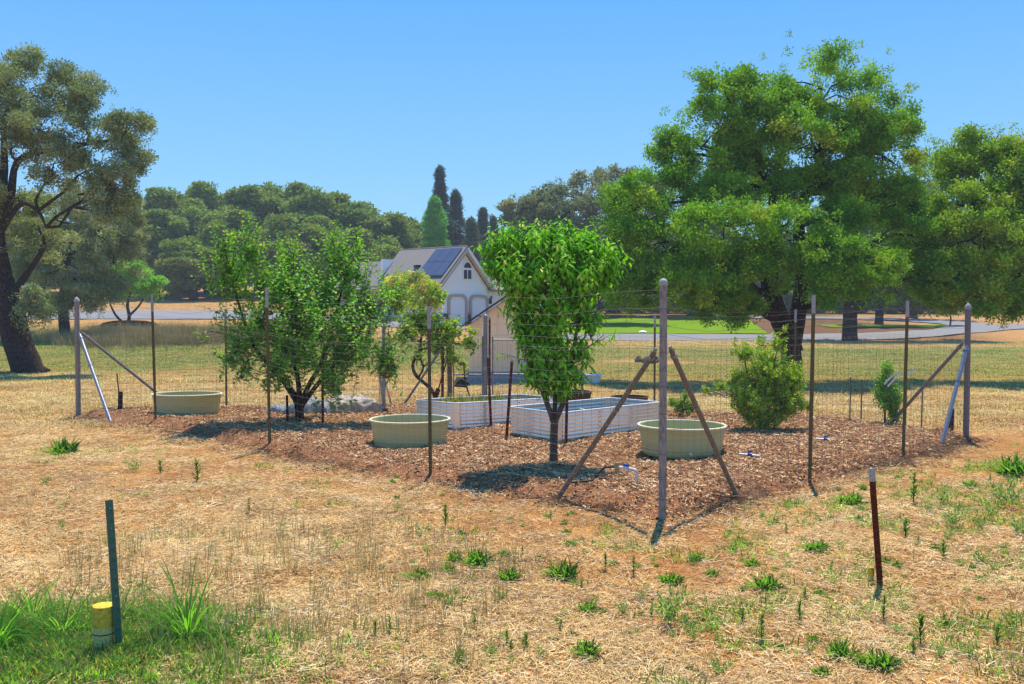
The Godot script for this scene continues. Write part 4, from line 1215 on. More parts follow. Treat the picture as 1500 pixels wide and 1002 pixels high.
	var ps := [[Vector3(0, -0.05, 0), Vector3(-0.02, 0.3, 0), Vector3(-0.3, 0.75, 0.05), Vector3(-0.7, 1.25, 0.1), Vector3(-1.05, 2.2, 0)], [Vector3(0, 0.15, 0), Vector3(0, 0.6, 0.02), Vector3(-0.1, 1.2, 0), Vector3(-0.1, 2.1, 0)], [Vector3(0, 0.2, 0), Vector3(0.15, 0.55, 0.05), Vector3(0.42, 1.1, 0), Vector3(0.75, 2.3, 0)], [Vector3(0.02, 0.22, 0.02), Vector3(0.38, 0.68, 0.1), Vector3(0.85, 1.2, 0.1), Vector3(1.2, 1.8, 0)]]
	var pl := thing("plum_tree", "wide bushy fruit tree with shiny green leaves left of the middle tub", "fruit tree", P(-3.44, 15.22))
	R.seed = 32
	put("trunk", trunk_mesh(ps, [[0.075, 0.065, 0.045, 0.03, 0.012], [0.05, 0.042, 0.03, 0.012], [0.05, 0.04, 0.028, 0.012], [0.045, 0.036, 0.025, 0.01]], M.bark, 1.2), pl)
	plum_lobes.append_array([[0.0, 1.6, 0.1, 0.5, 0.4, 0.4], [-0.55, 2.25, 0.1, 0.35, 0.35, 0.3], [0.45, 2.2, 0, 0.35, 0.4, 0.3], [0.95, 2.0, 0, 0.35, 0.35, 0.3], [-0.75, 1.5, 0.2, 0.35, 0.3, 0.3], [0.7, 1.2, 0.4, 0.4, 0.3, 0.3], [-0.2, 1.3, 0.4, 0.45, 0.3, 0.3], [-0.85, 0.85, 0.2, 0.35, 0.18, 0.25]])
	plum_lobes = fuller(plum_lobes, 1.14)
	for L in plum_lobes: L[1] = L[1] if L[1] < 1.5 else 1.5 + (L[1] - 1.5) * 0.92
	limbs(pl, plum_lobes, ps, M.young_bark, 0.012, 4, 0.12)
	leafy(pl, shoots(pl, plum_lobes, 800, 0.40, 0.85, 0.033, 1.1, 0.12, 0.65, 1.2, 0.004, M.young_bark, 0.55, 1.0), [leaf(0.105, 0.05, M.glossy_leaf, 0.3, 0.2), leaf(0.096, 0.043, M.glossy_leaf, 0.15, 0.4), leaf(0.088, 0.047, M.glossy_leaf, 0.4, 0.05)], [Color(0.13, 0.38, 0.02), Color(0.31, 0.62, 0.05), Color(0.60, 0.68, 0.18)], 0.07)
	# pomegranate shrub and its low neighbour
	var pm := thing("pomegranate_shrub", "leafy pomegranate shrub with yellow green tips right of the front tub", "shrub", P(3.8, 14.22))
	R.seed = 33
	var pml := [[0.05, 0.82, 0.0, 0.47, 0.43, 0.45], [-0.24, 0.43, 0.15, 0.43, 0.32, 0.38], [0.26, 0.43, 0.15, 0.35, 0.32, 0.34], [-0.31, 1.13, 0.0, 0.23, 0.18, 0.21], [0.23, 1.28, 0.0, 0.14, 0.21, 0.17], [0.47, 0.72, 0.0, 0.21, 0.29, 0.25], [-0.41, 0.74, 0.0, 0.23, 0.18, 0.21], [-0.05, 0.17, 0.2, 0.4, 0.14, 0.26], [-0.64, 0.64, 0.0, 0.18, 0.07, 0.13], [-0.88, 0.58, 0.0, 0.14, 0.07, 0.11], [0.3, 1.48, 0, 0.05, 0.12, 0.05], [-0.45, 1.28, 0, 0.05, 0.12, 0.05], [0.6, 0.35, 0.1, 0.2, 0.12, 0.12], [-0.05, 1.3, 0, 0.06, 0.14, 0.06]]
	var pst := [[Vector3(-0.05, -0.05, 0), Vector3(-0.1, 0.3, 0.05), Vector3(-0.25, 0.8, 0), Vector3(-0.3, 1.1, 0)], [Vector3(0.05, -0.05, 0), Vector3(0.06, 0.5, 0), Vector3(0.2, 1.2, 0)], [Vector3(0.12, -0.05, 0.05), Vector3(0.3, 0.4, 0.1), Vector3(0.45, 0.7, 0)]]
	put("stem", trunk_mesh(pst, [[0.03, 0.025, 0.015, 0.006], [0.03, 0.02, 0.006], [0.025, 0.018, 0.006]], M.young_bark), pm)
	limbs(pm, pml, pst, M.young_bark, 0.008, 4, 0.14)
	leafy(pm, shoots(pm, pml, 900, 0.14, 0.36, 0.012, 0.9, 0.0, 0.75, 1.2, 0.0025, M.young_bark), [leaf(0.064, 0.03, M.leaf, 0.2, 0.2), leaf(0.058, 0.027, M.leaf, 0.3, 0.05)], [Color(0.17, 0.42, 0.02), Color(0.42, 0.62, 0.04), Color(0.75, 0.66, 0.08)], 0.2)
	var ls := thing("low_shrub", "low leafy shrub between the grey corner post and the pomegranate", "shrub", P(2.87, 15.9))
	R.seed = 34
	var lsl := [[0.0, 0.2, 0.0, 0.23, 0.18, 0.21], [-0.16, 0.26, 0.0, 0.11, 0.11, 0.11], [0.16, 0.17, 0.0, 0.14, 0.11, 0.13], [0.05, 0.36, 0, 0.06, 0.1, 0.06]]
	limbs(ls, lsl, [[Vector3(0, -0.03, 0), Vector3(0, 0.1, 0)]], M.young_bark, 0.007, 4)
	leafy(ls, shoots(ls, lsl, 130, 0.2, 0.4, 0.015, 0.7, 0.1, 0.8, 1.2, 0.0025, M.young_bark), [leaf(0.055, 0.025, M.leaf, 0.2, 0.2)], [Color(0.16, 0.34, 0.04), Color(0.30, 0.46, 0.06), Color(0.5, 0.5, 0.08)], 0.08)
	# young tree inside a cage of stakes
	var cg := thing("young_fruit_tree", "small staked fruit tree with white ribbons near the right fence corner", "fruit tree", P(5.94, 15.0))
	R.seed = 35
	var cgs := [[Vector3(0, -0.05, 0), Vector3(0, 0.35, 0), Vector3(0.02, 0.8, 0)]]
	put("trunk", trunk_mesh(cgs, [[0.02, 0.016, 0.008]], M.young_bark), cg)
	var cgl := [[0.02, 0.76, 0.0, 0.18, 0.17, 0.18], [0.08, 0.46, 0.0, 0.22, 0.24, 0.23], [0.15, 0.24, 0.0, 0.12, 0.14, 0.13], [-0.07, 0.58, 0.0, 0.15, 0.15, 0.15], [0.02, 0.96, 0, 0.1, 0.1, 0.1]]
	cgl = fuller(cgl, 1.2)
	limbs(cg, cgl, cgs, M.young_bark, 0.006, 4)
	leafy(cg, shoots(cg, cgl, 190, 0.25, 0.5, 0.016, 0.8, 0.6, 0.8, 1.2, 0.0025, M.young_bark), [leaf(0.085, 0.026, M.glossy_leaf, 0.2, 0.4)], [Color(0.15, 0.40, 0.03), Color(0.32, 0.60, 0.06), Color(0.5, 0.6, 0.1)], 0.05)
	var rb := MB.new()
	for q in [[Vector3(-0.1, 0.70, 0.2), Vector3(0.02, 0.84, 0.22), Vector3(0.13, 0.9, 0.19)], [Vector3(-0.05, 0.67, 0.22), Vector3(0.05, 0.78, 0.23), Vector3(0.16, 0.87, 0.2)], [Vector3(0.24, 0.86, 0.2), Vector3(0.34, 0.9, 0.18), Vector3(0.42, 0.97, 0.14)]]:
		for k in 2: rb.bar(q[k], q[k + 1], 0.028 - 0.008 * k, 0.003)
	put("ribbon", rb.mesh(M.white_ribbon), cg)
	for q in [[5.45, 15.2, 0.72], [5.78, 15.6, 0.76], [6.16, 14.75, 0.85], [6.5, 14.95, 0.78]]:
		var s := MB.new()
		s.tube([Vector3.ZERO, Vector3(0.01, q[2], 0)], [0.012, 0.011], 6)
		s.lathe([Vector2(0.011, 0), Vector2(0.012, 0.02), Vector2(0.0, 0.03)], 6, Vector3(0.01, q[2], 0))
		var names := {5.45: "leftmost green stake standing alone left of the small staked tree", 5.78: "green stake just left of the small staked tree", 6.16: "thick green stake right against the small staked tree", 6.5: "outermost green stake right of the small staked tree"}
		tag(put("plant_stake", s.mesh(M.green_steel), null, Transform3D(Basis.IDENTITY, P(q[0], q[1], -0.05))), names[q[0]], "stake", "green stakes round the small tree")
	# grape vine on posts
	var vn := thing("grape_vine", "yellow green grape vine sprawling over posts behind the middle tub", "vine", P(-1.56, 19.6))
	R.seed = 36
	var vl := [[-0.35, 1.7, 0.0, 0.54, 0.42, 0.4], [0.29, 1.55, 0.1, 0.36, 0.3, 0.36], [0.71, 1.24, 0.0, 0.28, 0.28, 0.28], [0.04, 1.28, 0.15, 0.48, 0.37, 0.3], [-0.68, 1.44, 0.0, 0.25, 0.4, 0.33], [0, 2.23, 0.0, 0.31, 0.25, 0.28], [0.74, 1.5, 0.0, 0.15, 0.12, 0.15], [-0.08, 2.42, 0.0, 0.13, 0.17, 0.13], [-0.4, 0.98, 0.0, 0.24, 0.22, 0.2], [0.36, 0.95, 0.1, 0.2, 0.28, 0.2], [0.55, 0.8, 0.0, 0.13, 0.25, 0.15], [-0.2, 2.3, 0, 0.08, 0.15, 0.08]]
	var vs := [[Vector3(0.02, -0.05, 0), Vector3(-0.12, 0.28, 0), Vector3(-0.42, 0.55, 0), Vector3(-0.5, 0.8, 0), Vector3(-0.36, 1.1, 0), Vector3(-0.3, 1.6, 0)], [Vector3(-0.4, 0.5, 0.02), Vector3(-0.28, 0.75, 0), Vector3(-0.42, 1.0, 0)], [Vector3(-0.36, 1.1, 0), Vector3(0.2, 1.2, 0), Vector3(0.7, 1.25, 0)]]
	put("trunk", trunk_mesh(vs, [[0.045, 0.04, 0.036, 0.032, 0.028, 0.02], [0.025, 0.022, 0.02], [0.022, 0.02, 0.012]], M.bark, 1.2), vn)
	limbs(vn, vl, vs, M.young_bark, 0.009, 4)
	leafy(vn, shoots(vn, vl, 380, 0.2, 0.42, 0.055, 0.35, 0.5, 0.7, 1.2, 0.004, M.young_bark), [leaf(0.10, 0.10, M.leaf, 0.3, 0.3), leaf(0.085, 0.095, M.leaf, 0.15, 0.5)], [Color(0.20, 0.42, 0.02), Color(0.44, 0.58, 0.04), Color(0.72, 0.56, 0.08)], 0.05)

# ---------------------------------------------------------------- fence
func t_post(called: String, label: String, x: float, d: float, h: float, m: String, tip: float, lean: Vector2, turn: float, group: String) -> void:
	var b := Basis.from_euler(Vector3(lean.y, 0, lean.x)) * Basis.from_euler(Vector3(0, turn, 0))
	var t := thing(called, label, "fence post", P(x, d, -0.04), group, b)
	var body := MB.new()
	body.box(Vector3(0, (h - tip) / 2, 0), Vector3(0.040, h - tip, 0.006))
	body.box(Vector3(0, (h - tip) / 2, -0.021), Vector3(0.007, h - tip, 0.034))
	put("post_bar", body.mesh(M[m]), t)
	var studs := MB.new()
	var y := 0.12
	while y < h - tip - 0.03:
		studs.box(Vector3(0, y, 0.008), Vector3(0.012, 0.016, 0.009))
		y += 0.054
	put("stud_row", studs.mesh(M[m]), t).set_meta("kind", "stuff")
	if tip > 0.0:
		var w := MB.new()
		w.box(Vector3(0, h - tip / 2, 0), Vector3(0.041, tip, 0.007))
		w.box(Vector3(0, h - tip / 2, -0.021), Vector3(0.008, tip, 0.0345))
		put("white_tip", w.mesh(M.white_tip), t)

func round_post(label: String, x: float, d: float, h: float, r: float, m: String, dome: bool) -> Node3D:
	var t := thing("corner_post", label, "fence post", P(x, d, -0.06))
	var b := MB.new()
	b.tube([Vector3.ZERO, Vector3(0.002, h * 0.5, 0), Vector3(0, h - r, 0)], [r, r * 0.98, r * 0.97], 18)
	put("post_pole", b.mesh(M[m]), t)
	var c := MB.new()
	var p := []
	if dome:
		for k in 9: p.append(Vector2(maxf(0.0005, r * 1.12 * cos(k * PI / 16)), h - r + r * 1.1 * sin(k * PI / 16)))
		p.push_front(Vector2(r * 1.12, h - r - 0.025))
	else:
		p = [Vector2(r * 1.08, h - r - 0.02), Vector2(r * 1.08, h - r + 0.02), Vector2(r * 0.5, h - r + 0.05), Vector2(0.0005, h - r + 0.075)]
	c.lathe(p, 18)
	put("post_cap", c.mesh(M.white_tip), t)
	return t

func brace(label: String, foot: Vector3, top: Vector3, r: float, m: String) -> void:
	var t := thing("brace_pole", label, "fence brace", foot)
	var b := MB.new()
	var e := top - foot
	b.tube([e * -0.03, e * 0.5, e * 0.985], [r, r, r], 12)
	put("brace_bar", b.mesh(M[m]), t)
	var c := MB.new()
	c.tube([e * 0.94, e * 0.955], [r * 1.35, r * 1.35], 12)
	c.tube([e * 0.96, e + Vector3(0, 0.01, 0)], [r * 0.9, r * 0.55], 10)
	put("clamp", c.mesh(M.galvanised), t)
	var s := MB.new()
	s.tube([e * 0.62, e * 0.63], [r * 1.2, r * 1.2], 12)
	put("joint_ring", s.mesh(M.galvanised), t)

var stay: ArrayMesh

func wire_run(label: String, pts: Array, tops: Array, mesh_h: float, step: float) -> void:
	var t := thing("wire_fence", label, "wire fence", P(pts[0].x, pts[0].y), "wire fences round the garden")
	var o := t.position
	var hs := []
	var y := 0.04
	while y < mesh_h - 0.02:
		hs.append(y)
		y += 0.102 if y > 0.5 else 0.09
	hs.append(mesh_h)
	hs.append_array(tops)
	for q in hs.size():
		var hh: float = hs[q]
		var loose := hh > mesh_h + 0.01
		var p := []
		for i in pts.size() - 1:
			var seg: float = pts[i].distance_to(pts[i + 1])
			var n := maxi(2, int(seg / 0.55))
			for k in n:
				var f := float(k) / n
				var g: Vector2 = pts[i].lerp(pts[i + 1], f)
				var sag := -0.035 * 4.0 * f * (1.0 - f) * (1.0 if loose else 0.45) + R.randf_range(-0.006, 0.006)
				p.append(P(g.x, g.y, hh + sag) - o + Vector3(0, 0, 0.03))
		p.append(P(pts[-1].x, pts[-1].y, hh) - o + Vector3(0, 0, 0.03))
		var r: float = 0.0017 if loose or hh == mesh_h else 0.0014
		var rr := []
		rr.resize(p.size())
		rr.fill(r)
		var mb := MB.new()
		mb.tube(p, rr, 3, false)
		put("wire", mb.mesh(M.wire), t)
	for i in pts.size() - 1:
		var seg: float = pts[i].distance_to(pts[i + 1])
		var n := int(seg / step)
		for k in n:
			var f := (k + 0.5) / n
			var g: Vector2 = pts[i].lerp(pts[i + 1], f)
			var sag := -0.016 * 4.0 * f * (1.0 - f)
			put("stay_wire", stay, t, Transform3D(Basis.from_euler(Vector3(R.randf_range(-0.01, 0.01), 0, R.randf_range(-0.012, 0.012))).scaled(Vector3(1, mesh_h, 1)), P(g.x, g.y, 0.01 + sag) - o + Vector3(0, 0, 0.033)))

func fences() -> void:
	R.seed = 41
	var sm := MB.new()
	sm.tube([Vector3.ZERO, Vector3(0, 1, 0)], [0.0013, 0.0013], 3, false)
	stay = sm.mesh(M.wire)
	var P0 := Vector2(1.33, 8.31)
	var P1 := Vector2(-7.78, 16.9)
	var P2 := Vector2(6.57, 13.62)
	var top := [1.64, 1.75, 1.86, 2.02]
	wire_run("wire mesh fence along the front left side of the garden", [P0, Vector2(-0.91, 10.49), Vector2(-3.3, 12.82), Vector2(-5.86, 15.49), P1], top, 1.52, 0.105)
	wire_run("wire mesh fence along the front right side of the garden", [P0, Vector2(3.23, 10.2), Vector2(5.03, 12.1), P2], [1.62, 1.70, 1.78, 1.87], 1.5, 0.105)
	wire_run("wire mesh fence across the back right, behind the pomegranate shrub", [P2, Vector2(4.95, 16.5), Vector2(2.81, 18.59), Vector2(0.95, 19.3)], [1.6, 1.72, 1.84], 1.42, 0.11)
	wire_run("wire mesh fence across the back left, behind the bushy fruit tree", [Vector2(-1.25, 19.5), Vector2(-2.44, 17.94), Vector2(-5.4, 17.82), P1], [1.6, 1.75, 1.9], 1.42, 0.11)
	var c0 := round_post("weathered grey round corner post wrapped in wire, nearest the camera", P0.x, P0.y, 2.17, 0.034, "post_wood", true)
	for y in [0.22, 0.4, 0.42, 0.62, 0.82, 0.98, 1.05, 1.22, 1.36, 1.52, 1.66, 1.9]:
		var w := MB.new()
		w.tube([Vector3(0, y, 0), Vector3(0, y + 0.007, 0)], [0.0365, 0.0365], 18)
		put("wire_tie", w.mesh(M.wire), c0)
	round_post("grey round corner post at the far left end of the fence", P1.x, P1.y, 2.18, 0.045, "post_wood", false)
	round_post("grey round corner post at the right end of the fence", P2.x, P2.y, 1.97, 0.042, "old_pipe", false)
	t_post("fence_post", "olive steel post with white tip in front of the middle tub", -0.91, 10.49, 1.97, "t_post", 0.25, Vector2(0.006, 0.0), 0.5, "steel posts of the garden fence")
	t_post("fence_post", "olive steel post with white tip before the bushy fruit tree", -3.3, 12.82, 2.17, "t_post", 0.27, Vector2(0.012, 0.0), 0.4, "steel posts of the garden fence")
	t_post("fence_post", "dark olive steel post with white tip before the left tub", -5.86, 15.49, 2.14, "t_post", 0.28, Vector2(0.018, 0.0), 0.5, "steel posts of the garden fence")
	t_post("fence_post", "olive steel post with white tip just right of the pomegranate shrub", 3.23, 10.2, 2.07, "t_post", 0.20, Vector2(-0.012, 0.0), -0.4, "steel posts of the garden fence")
	t_post("fence_post", "olive steel post with white tip before the small staked tree", 5.03, 12.1, 2.02, "t_post", 0.21, Vector2(-0.016, 0.0), -0.4, "steel posts of the garden fence")
	t_post("fence_post", "back fence steel post seen between the left tub and the bushy fruit tree", -5.4, 17.82, 1.98, "t_post", 0.32, Vector2(0.0, 0.0), 0.1, "steel posts of the garden fence")
	t_post("fence_post", "dark back fence steel post just left of the near corner post", 2.81, 18.59, 1.93, "t_post", 0.28, Vector2(0.0, 0.0), -0.1, "steel posts of the garden fence")
	t_post("fence_post", "back fence steel post with white tip behind the pomegranate, before the oak trunk", 4.95, 16.5, 1.94, "t_post", 0.22, Vector2(0.0, 0.0), -0.2, "steel posts of the garden fence")
	brace("grey brace pole slanting left from the near corner post", P(0.43, 9.22, -0.02), P(1.28, 8.38, 1.50), 0.024, "brace_wood")
	brace("brown brace pole slanting right from the near corner post", P(2.23, 9.30, -0.02), P(1.40, 8.38, 1.53), 0.024, "brace_wood")
	brace("shiny steel brace pole slanting forward from the left corner post", P(-6.72, 15.77, 0.0), P(-7.72, 16.86, 1.48), 0.030, "galvanised")
	brace("long dull brace pole slanting back from the left corner post", P(-6.25, 17.75, 0.0), P(-7.72, 16.95, 1.5), 0.026, "old_pipe")
	brace("shiny steel brace pole slanting forward from the right corner post", P(5.94, 13.0, 0.0), P(6.53, 13.55, 1.36), 0.030, "galvanised")
	brace("rusty grey brace pole slanting back from the right corner post", P(6.0, 15.1, 0.0), P(6.55, 13.7, 1.36), 0.026, "old_pipe")
	# gate of chain link by the vine
	var gp := Vector2(-0.55, 19.56)
	var gt := thing("gate_post", "grey pipe gate post standing before the shed", "gate post", P(gp.x, gp.y, -0.05))
	var mb := MB.new()
	mb.tube([Vector3.ZERO, Vector3(0, 1.86, 0)], [0.043, 0.043], 14)
	put("post_pole", mb.mesh(M.galvanised), gt)
	mb = MB.new()
	mb.lathe([Vector2(0.047, 1.84), Vector2(0.047, 1.88), Vector2(0.001, 1.91)], 14)
	put("post_cap", mb.mesh(M.galvanised), gt)
	mb = MB.new()
	for y in [0.12, 0.75]: mb.tube([Vector3(0, y, 0), Vector3(0, y + 0.06, 0)], [0.052, 0.052], 14)
	put("hinge_band", mb.mesh(M.white_tip), gt)
	for g in [["chain link gate panel with two rails, right of the grey gate post", Vector2(-0.40, 19.55), Vector2(0.92, 19.35), [0.62, 1.33]], ["short chain link panel left of the grey gate post", Vector2(-1.22, 19.66), Vector2(-0.61, 19.58), [0.60, 1.22]]]:
		var a: Vector2 = g[1]
		var b: Vector2 = g[2]
		var w := a.distance_to(b)
		var dir := Vector3(b.x - a.x, 0, -(b.y - a.y)).normalized()
		var t := thing("chain_link_gate", g[0], "gate", P(a.x, a.y), "", Basis(dir, Vector3.UP, dir.cross(Vector3.UP)))
		for y in g[3]:
			var r := MB.new()
			r.tube([Vector3(0, y, 0), Vector3(w, y, 0)], [0.017, 0.017], 10)
			put("rail", r.mesh(M.galvanised), t)
		for x in [0.0, w]:
			var r := MB.new()
			r.tube([Vector3(x, 0.04, 0), Vector3(x, 1.4, 0)], [0.016, 0.016], 10)
			put("upright", r.mesh(M.galvanised), t)
		var link := MB.new()
		var hgt := 1.3
		var x0 := -hgt
		while x0 < w:
			for s in [1.0, -1.0]:
				var p := Vector2(x0, 0.04 if s > 0 else hgt)
				var q := Vector2(x0 + hgt - 0.04, hgt if s > 0 else 0.04)
				var lo := clampf((0.0 - p.x) / (q.x - p.x), 0, 1)
				var hi := clampf((w - p.x) / (q.x - p.x), 0, 1)
				if hi > lo:
					var u := p.lerp(q, lo)
					var v := p.lerp(q, hi)
					link.tube([Vector3(u.x, u.y, 0.004 * s), Vector3(v.x, v.y, 0.004 * s)], [0.0016, 0.0016], 3, false)
			x0 += 0.06
		put("chain_link", link.mesh(M.galvanised), t).set_meta("kind", "stuff")

# ---------------------------------------------------------------- things in the garden
func tub(label: String, x: float, d: float, s: float, turn: float, sq: float) -> void:
	var t := thing("stock_tub", label, "tub", P(x, d, -0.015), "tan plastic stock tubs", Basis.from_euler(Vector3(0, turn, 0)).scaled(Vector3(s, s, s * 1.0)))
	var o := MB.new()
	var prof := [Vector2(0.001, 0.0), Vector2(0.45, 0.0), Vector2(0.475, 0.01), Vector2(0.487, 0.04)]
	for k in 9: prof.append(Vector2(0.49 + 0.043 * k / 8.0, 0.06 + 0.305 * k / 8.0))
	o.lathe(prof, 56, Vector3.ZERO, sq)
	var inner := [Vector2(0.525, 0.366)]
	for k in 9: inner.append(Vector2(0.523 - 0.043 * k / 8.0, 0.36 - 0.305 * k / 8.0))
	inner.append_array([Vector2(0.46, 0.035), Vector2(0.001, 0.03)])
	o.lathe(inner, 56, Vector3.ZERO, sq)
	put("shell", o.mesh(M.tub), t)
	var r := MB.new()
	r.lathe([Vector2(0.535, 0.356), Vector2(0.552, 0.355), Vector2(0.557, 0.360), Vector2(0.557, 0.371), Vector2(0.552, 0.377), Vector2(0.535, 0.379), Vector2(0.527, 0.374), Vector2(0.525, 0.362)], 56, Vector3.ZERO, sq)
	put("rim", r.mesh(M.tub_rim), t)
	var g := MB.new()
	for y in [0.10, 0.31]:
		var q: float = 0.49 + 0.043 * (y - 0.06) / 0.305
		g.lathe([Vector2(q + 0.001, y - 0.012), Vector2(q + 0.007, y - 0.004), Vector2(q + 0.008, y + 0.006), Vector2(q + 0.003, y + 0.013)], 56, Vector3.ZERO, sq)
	put("moulded_band", g.mesh(M.tub), t)
	var pl := MB.new()
	var ang := 1.15
	var at := Vector3(cos(ang) * 0.495, 0.075, sin(ang) * 0.495 * sq)
	pl.tube([at, at + Vector3(cos(ang), 0, sin(ang)) * 0.035], [0.022, 0.02], 12)
	put("drain_plug", pl.mesh(M.tub_rim), t)

func raised_bed(label: String, c: Array, h: float, cham: float, soil_h: float) -> Node3D:
	# corners go round; corrugated sides, smooth rounded corners, rolled white rim, soil
	var o := P(c[0].x, c[0].y, -0.02)
	var t := thing("raised_bed", label, "raised bed", o, "corrugated metal raised beds")
	var n := c.size()
	var rim := []
	for i in n:
		var a: Vector2 = c[i]
		var b: Vector2 = c[(i + 1) % n]
		var dir := (b - a).normalized()
		var A := a + dir * cham
		var B := b - dir * cham
		var out := Vector3(dir.y, 0, dir.x)
		var mid := (A + B) / 2.0
		var cen := Vector2.ZERO
		for q in c: cen += q / n
		if out.dot(Vector3(mid.x - cen.x, 0, -(mid.y - cen.y))) < 0: out = -out
		var pa := Vector3(A.x, o.y, -A.y) - o
		var pb := Vector3(B.x, o.y, -B.y) - o
		var m := MB.new()
		var ribs := 8
		var per := 8
		for side in [1.0, -1.0]:
			var k := m.v.size()
			for j in ribs * per + 1:
				var y := h * j / (ribs * per)
				var ph := TAU * j / per
				var off: Vector3 = out * (0.0034 * sin(ph) + 0.003 * side)
				var slope := 0.0034 * cos(ph) * TAU * ribs / h
				var nn: Vector3 = (out - Vector3.UP * slope).normalized() * side
				for e in [pa, pb]:
					m.v.append(e + off + Vector3(0, y, 0))
					m.n.append(nn)
					m.c.append(Color.WHITE)
			for j in ribs * per:
				var z := k + j * 2
				m.ix.append_array(PackedInt32Array([z, z + 1, z + 3, z, z + 3, z + 2]))
		var pn := put("side_panel", m.mesh(M.bed_steel), t)
		# seam strip with screws in the middle of long sides
		if A.distance_to(B) > 1.2:
			for f in ([0.36, 0.70] if A.distance_to(B) > 1.9 else [0.62]):
				var s := MB.new()
				var e := pa.lerp(pb, f)
				var bas := Basis((pb - pa).normalized(), Vector3.UP, (pb - pa).normalized().cross(Vector3.UP))
				s.box(e + out * 0.008 + Vector3(0, h / 2, 0), Vector3(0.045, h - 0.01, 0.008), bas)
				var so := put("seam_strip", s.mesh(M.bed_steel), pn)
				var sc := MB.new()
				for y in 6: sc.box(e + out * 0.015 + Vector3(0, h * (y + 0.5) / 6.0, 0), Vector3(0.014, 0.014, 0.008), bas)
				put("screws", sc.mesh(M.old_pipe), so).set_meta("kind", "stuff")
		rim.append(pa)
		rim.append(pb)
		# rounded corner to the next side
		var d2 := ((c[(i + 2) % n] as Vector2) - b).normalized()
		var C := b + d2 * cham
		var pc := Vector3(C.x, o.y, -C.y) - o
		var pv := Vector3(b.x, o.y, -b.y) - o
		var q := MB.new()
		var prev := Vector3.ZERO
		for j in 7:
			var f := j / 6.0
			var w := pb.lerp(pv, f).lerp(pv.lerp(pc, f), f) + (out * 0.006)
			if j > 0:
				q.quad(prev, prev + Vector3(0, h, 0), w + Vector3(0, h, 0), w)
			if j > 0 and j < 6: rim.append(w - out * 0.006)
			prev = w
		put("corner_panel", q.mesh(M.bed_steel), t)
	rim.append(rim[0])
	var rm := MB.new()
	var rp := []
	var rr := []
	for p in rim:
		rp.append(p + Vector3(0, h + 0.004, 0))
		rr.append(0.0125)
	rm.tube(rp, rr, 8, false)
	put("rim", rm.mesh(M.bed_rim), t)
	var sp := PackedVector2Array()
	var mean := Vector3.ZERO
	for p in rim.slice(0, -1): mean += p / (rim.size() - 1)
	for p in rim.slice(0, -1): sp.append(Vector2(lerpf(p.x, mean.x, 0.03), -lerpf(p.z, mean.z, 0.03)))
	var so2 := MB.new()
	so2.plate(sp, soil_h - 0.1, soil_h, Transform3D(Basis(Vector3(1, 0, 0), Vector3(0, 0, -1), Vector3(0, 1, 0)), Vector3.ZERO))
	put("bed_soil", so2.mesh(M.soil), t)
	return t

func crumple(seed_: int, w: float, l: float, h: float, m: Material, res := 26) -> ArrayMesh:
	var f := FastNoiseLite.new()
	f.seed = seed_
	f.frequency = 0.9
	f.fractal_type = FastNoiseLite.FRACTAL_RIDGED
	f.fractal_octaves = 3
	var p := []
	for j in res + 1:
		for i in res + 1:
			var u := float(i) / res * 2 - 1
			var v := float(j) / res * 2 - 1
			var k := 1.0 + 0.2 * f.get_noise_2d(u * 1.2 + 9, v * 1.2)
			var q := maxf(0.0, 1.0 - pow(maxf(absf(u), absf(v)), 2.5))
			var y := h * (0.35 + 0.65 * (f.get_noise_2d(u * 0.7, v * 0.7) * 0.5 + 0.5)) * pow(q, 0.55) + 0.035 * f.get_noise_2d(u * 3 + 40, v * 3)
			p.append(Vector3(u * w / 2 * k, maxf(-0.03, y), v * l / 2 * k))
	var mb := MB.new()
	for j in res + 1:
		for i in res + 1:
			var a: Vector3 = p[j * (res + 1) + mini(i + 1, res)] - p[j * (res + 1) + maxi(i - 1, 0)]
			var b: Vector3 = p[mini(j + 1, res) * (res + 1) + i] - p[maxi(j - 1, 0) * (res + 1) + i]
			mb.v.append(p[j * (res + 1) + i])
			mb.n.append(b.cross(a).normalized())
			mb.c.append(Color.WHITE)
	for j in res:
		for i in res:
			var z := j * (res + 1) + i
			mb.ix.append_array(PackedInt32Array([z, z + res + 2, z + res + 1, z, z + 1, z + res + 2]))
	return mb.mesh(m)

func stone(seed_: int, s: Vector3, m: Material) -> ArrayMesh:
	var f := FastNoiseLite.new()
	f.seed = seed_
	f.frequency = 0.9
	var mb := MB.new()
	for j in 10:
		for i in 14:
			var q := []
			for c in [[i, j], [i, j + 1], [i + 1, j + 1], [i + 1, j]]:
				var a: float = TAU * (c[0] % 14) / 14.0
				var b: float = PI * c[1] / 10.0
				var n := Vector3(sin(b) * cos(a), cos(b), sin(b) * sin(a))
				q.append(n * s * (1.0 + 0.45 * f.get_noise_3dv(n * 1.3)))
			mb.quad(q[0], q[3], q[2], q[1])
	return mb.mesh(m)

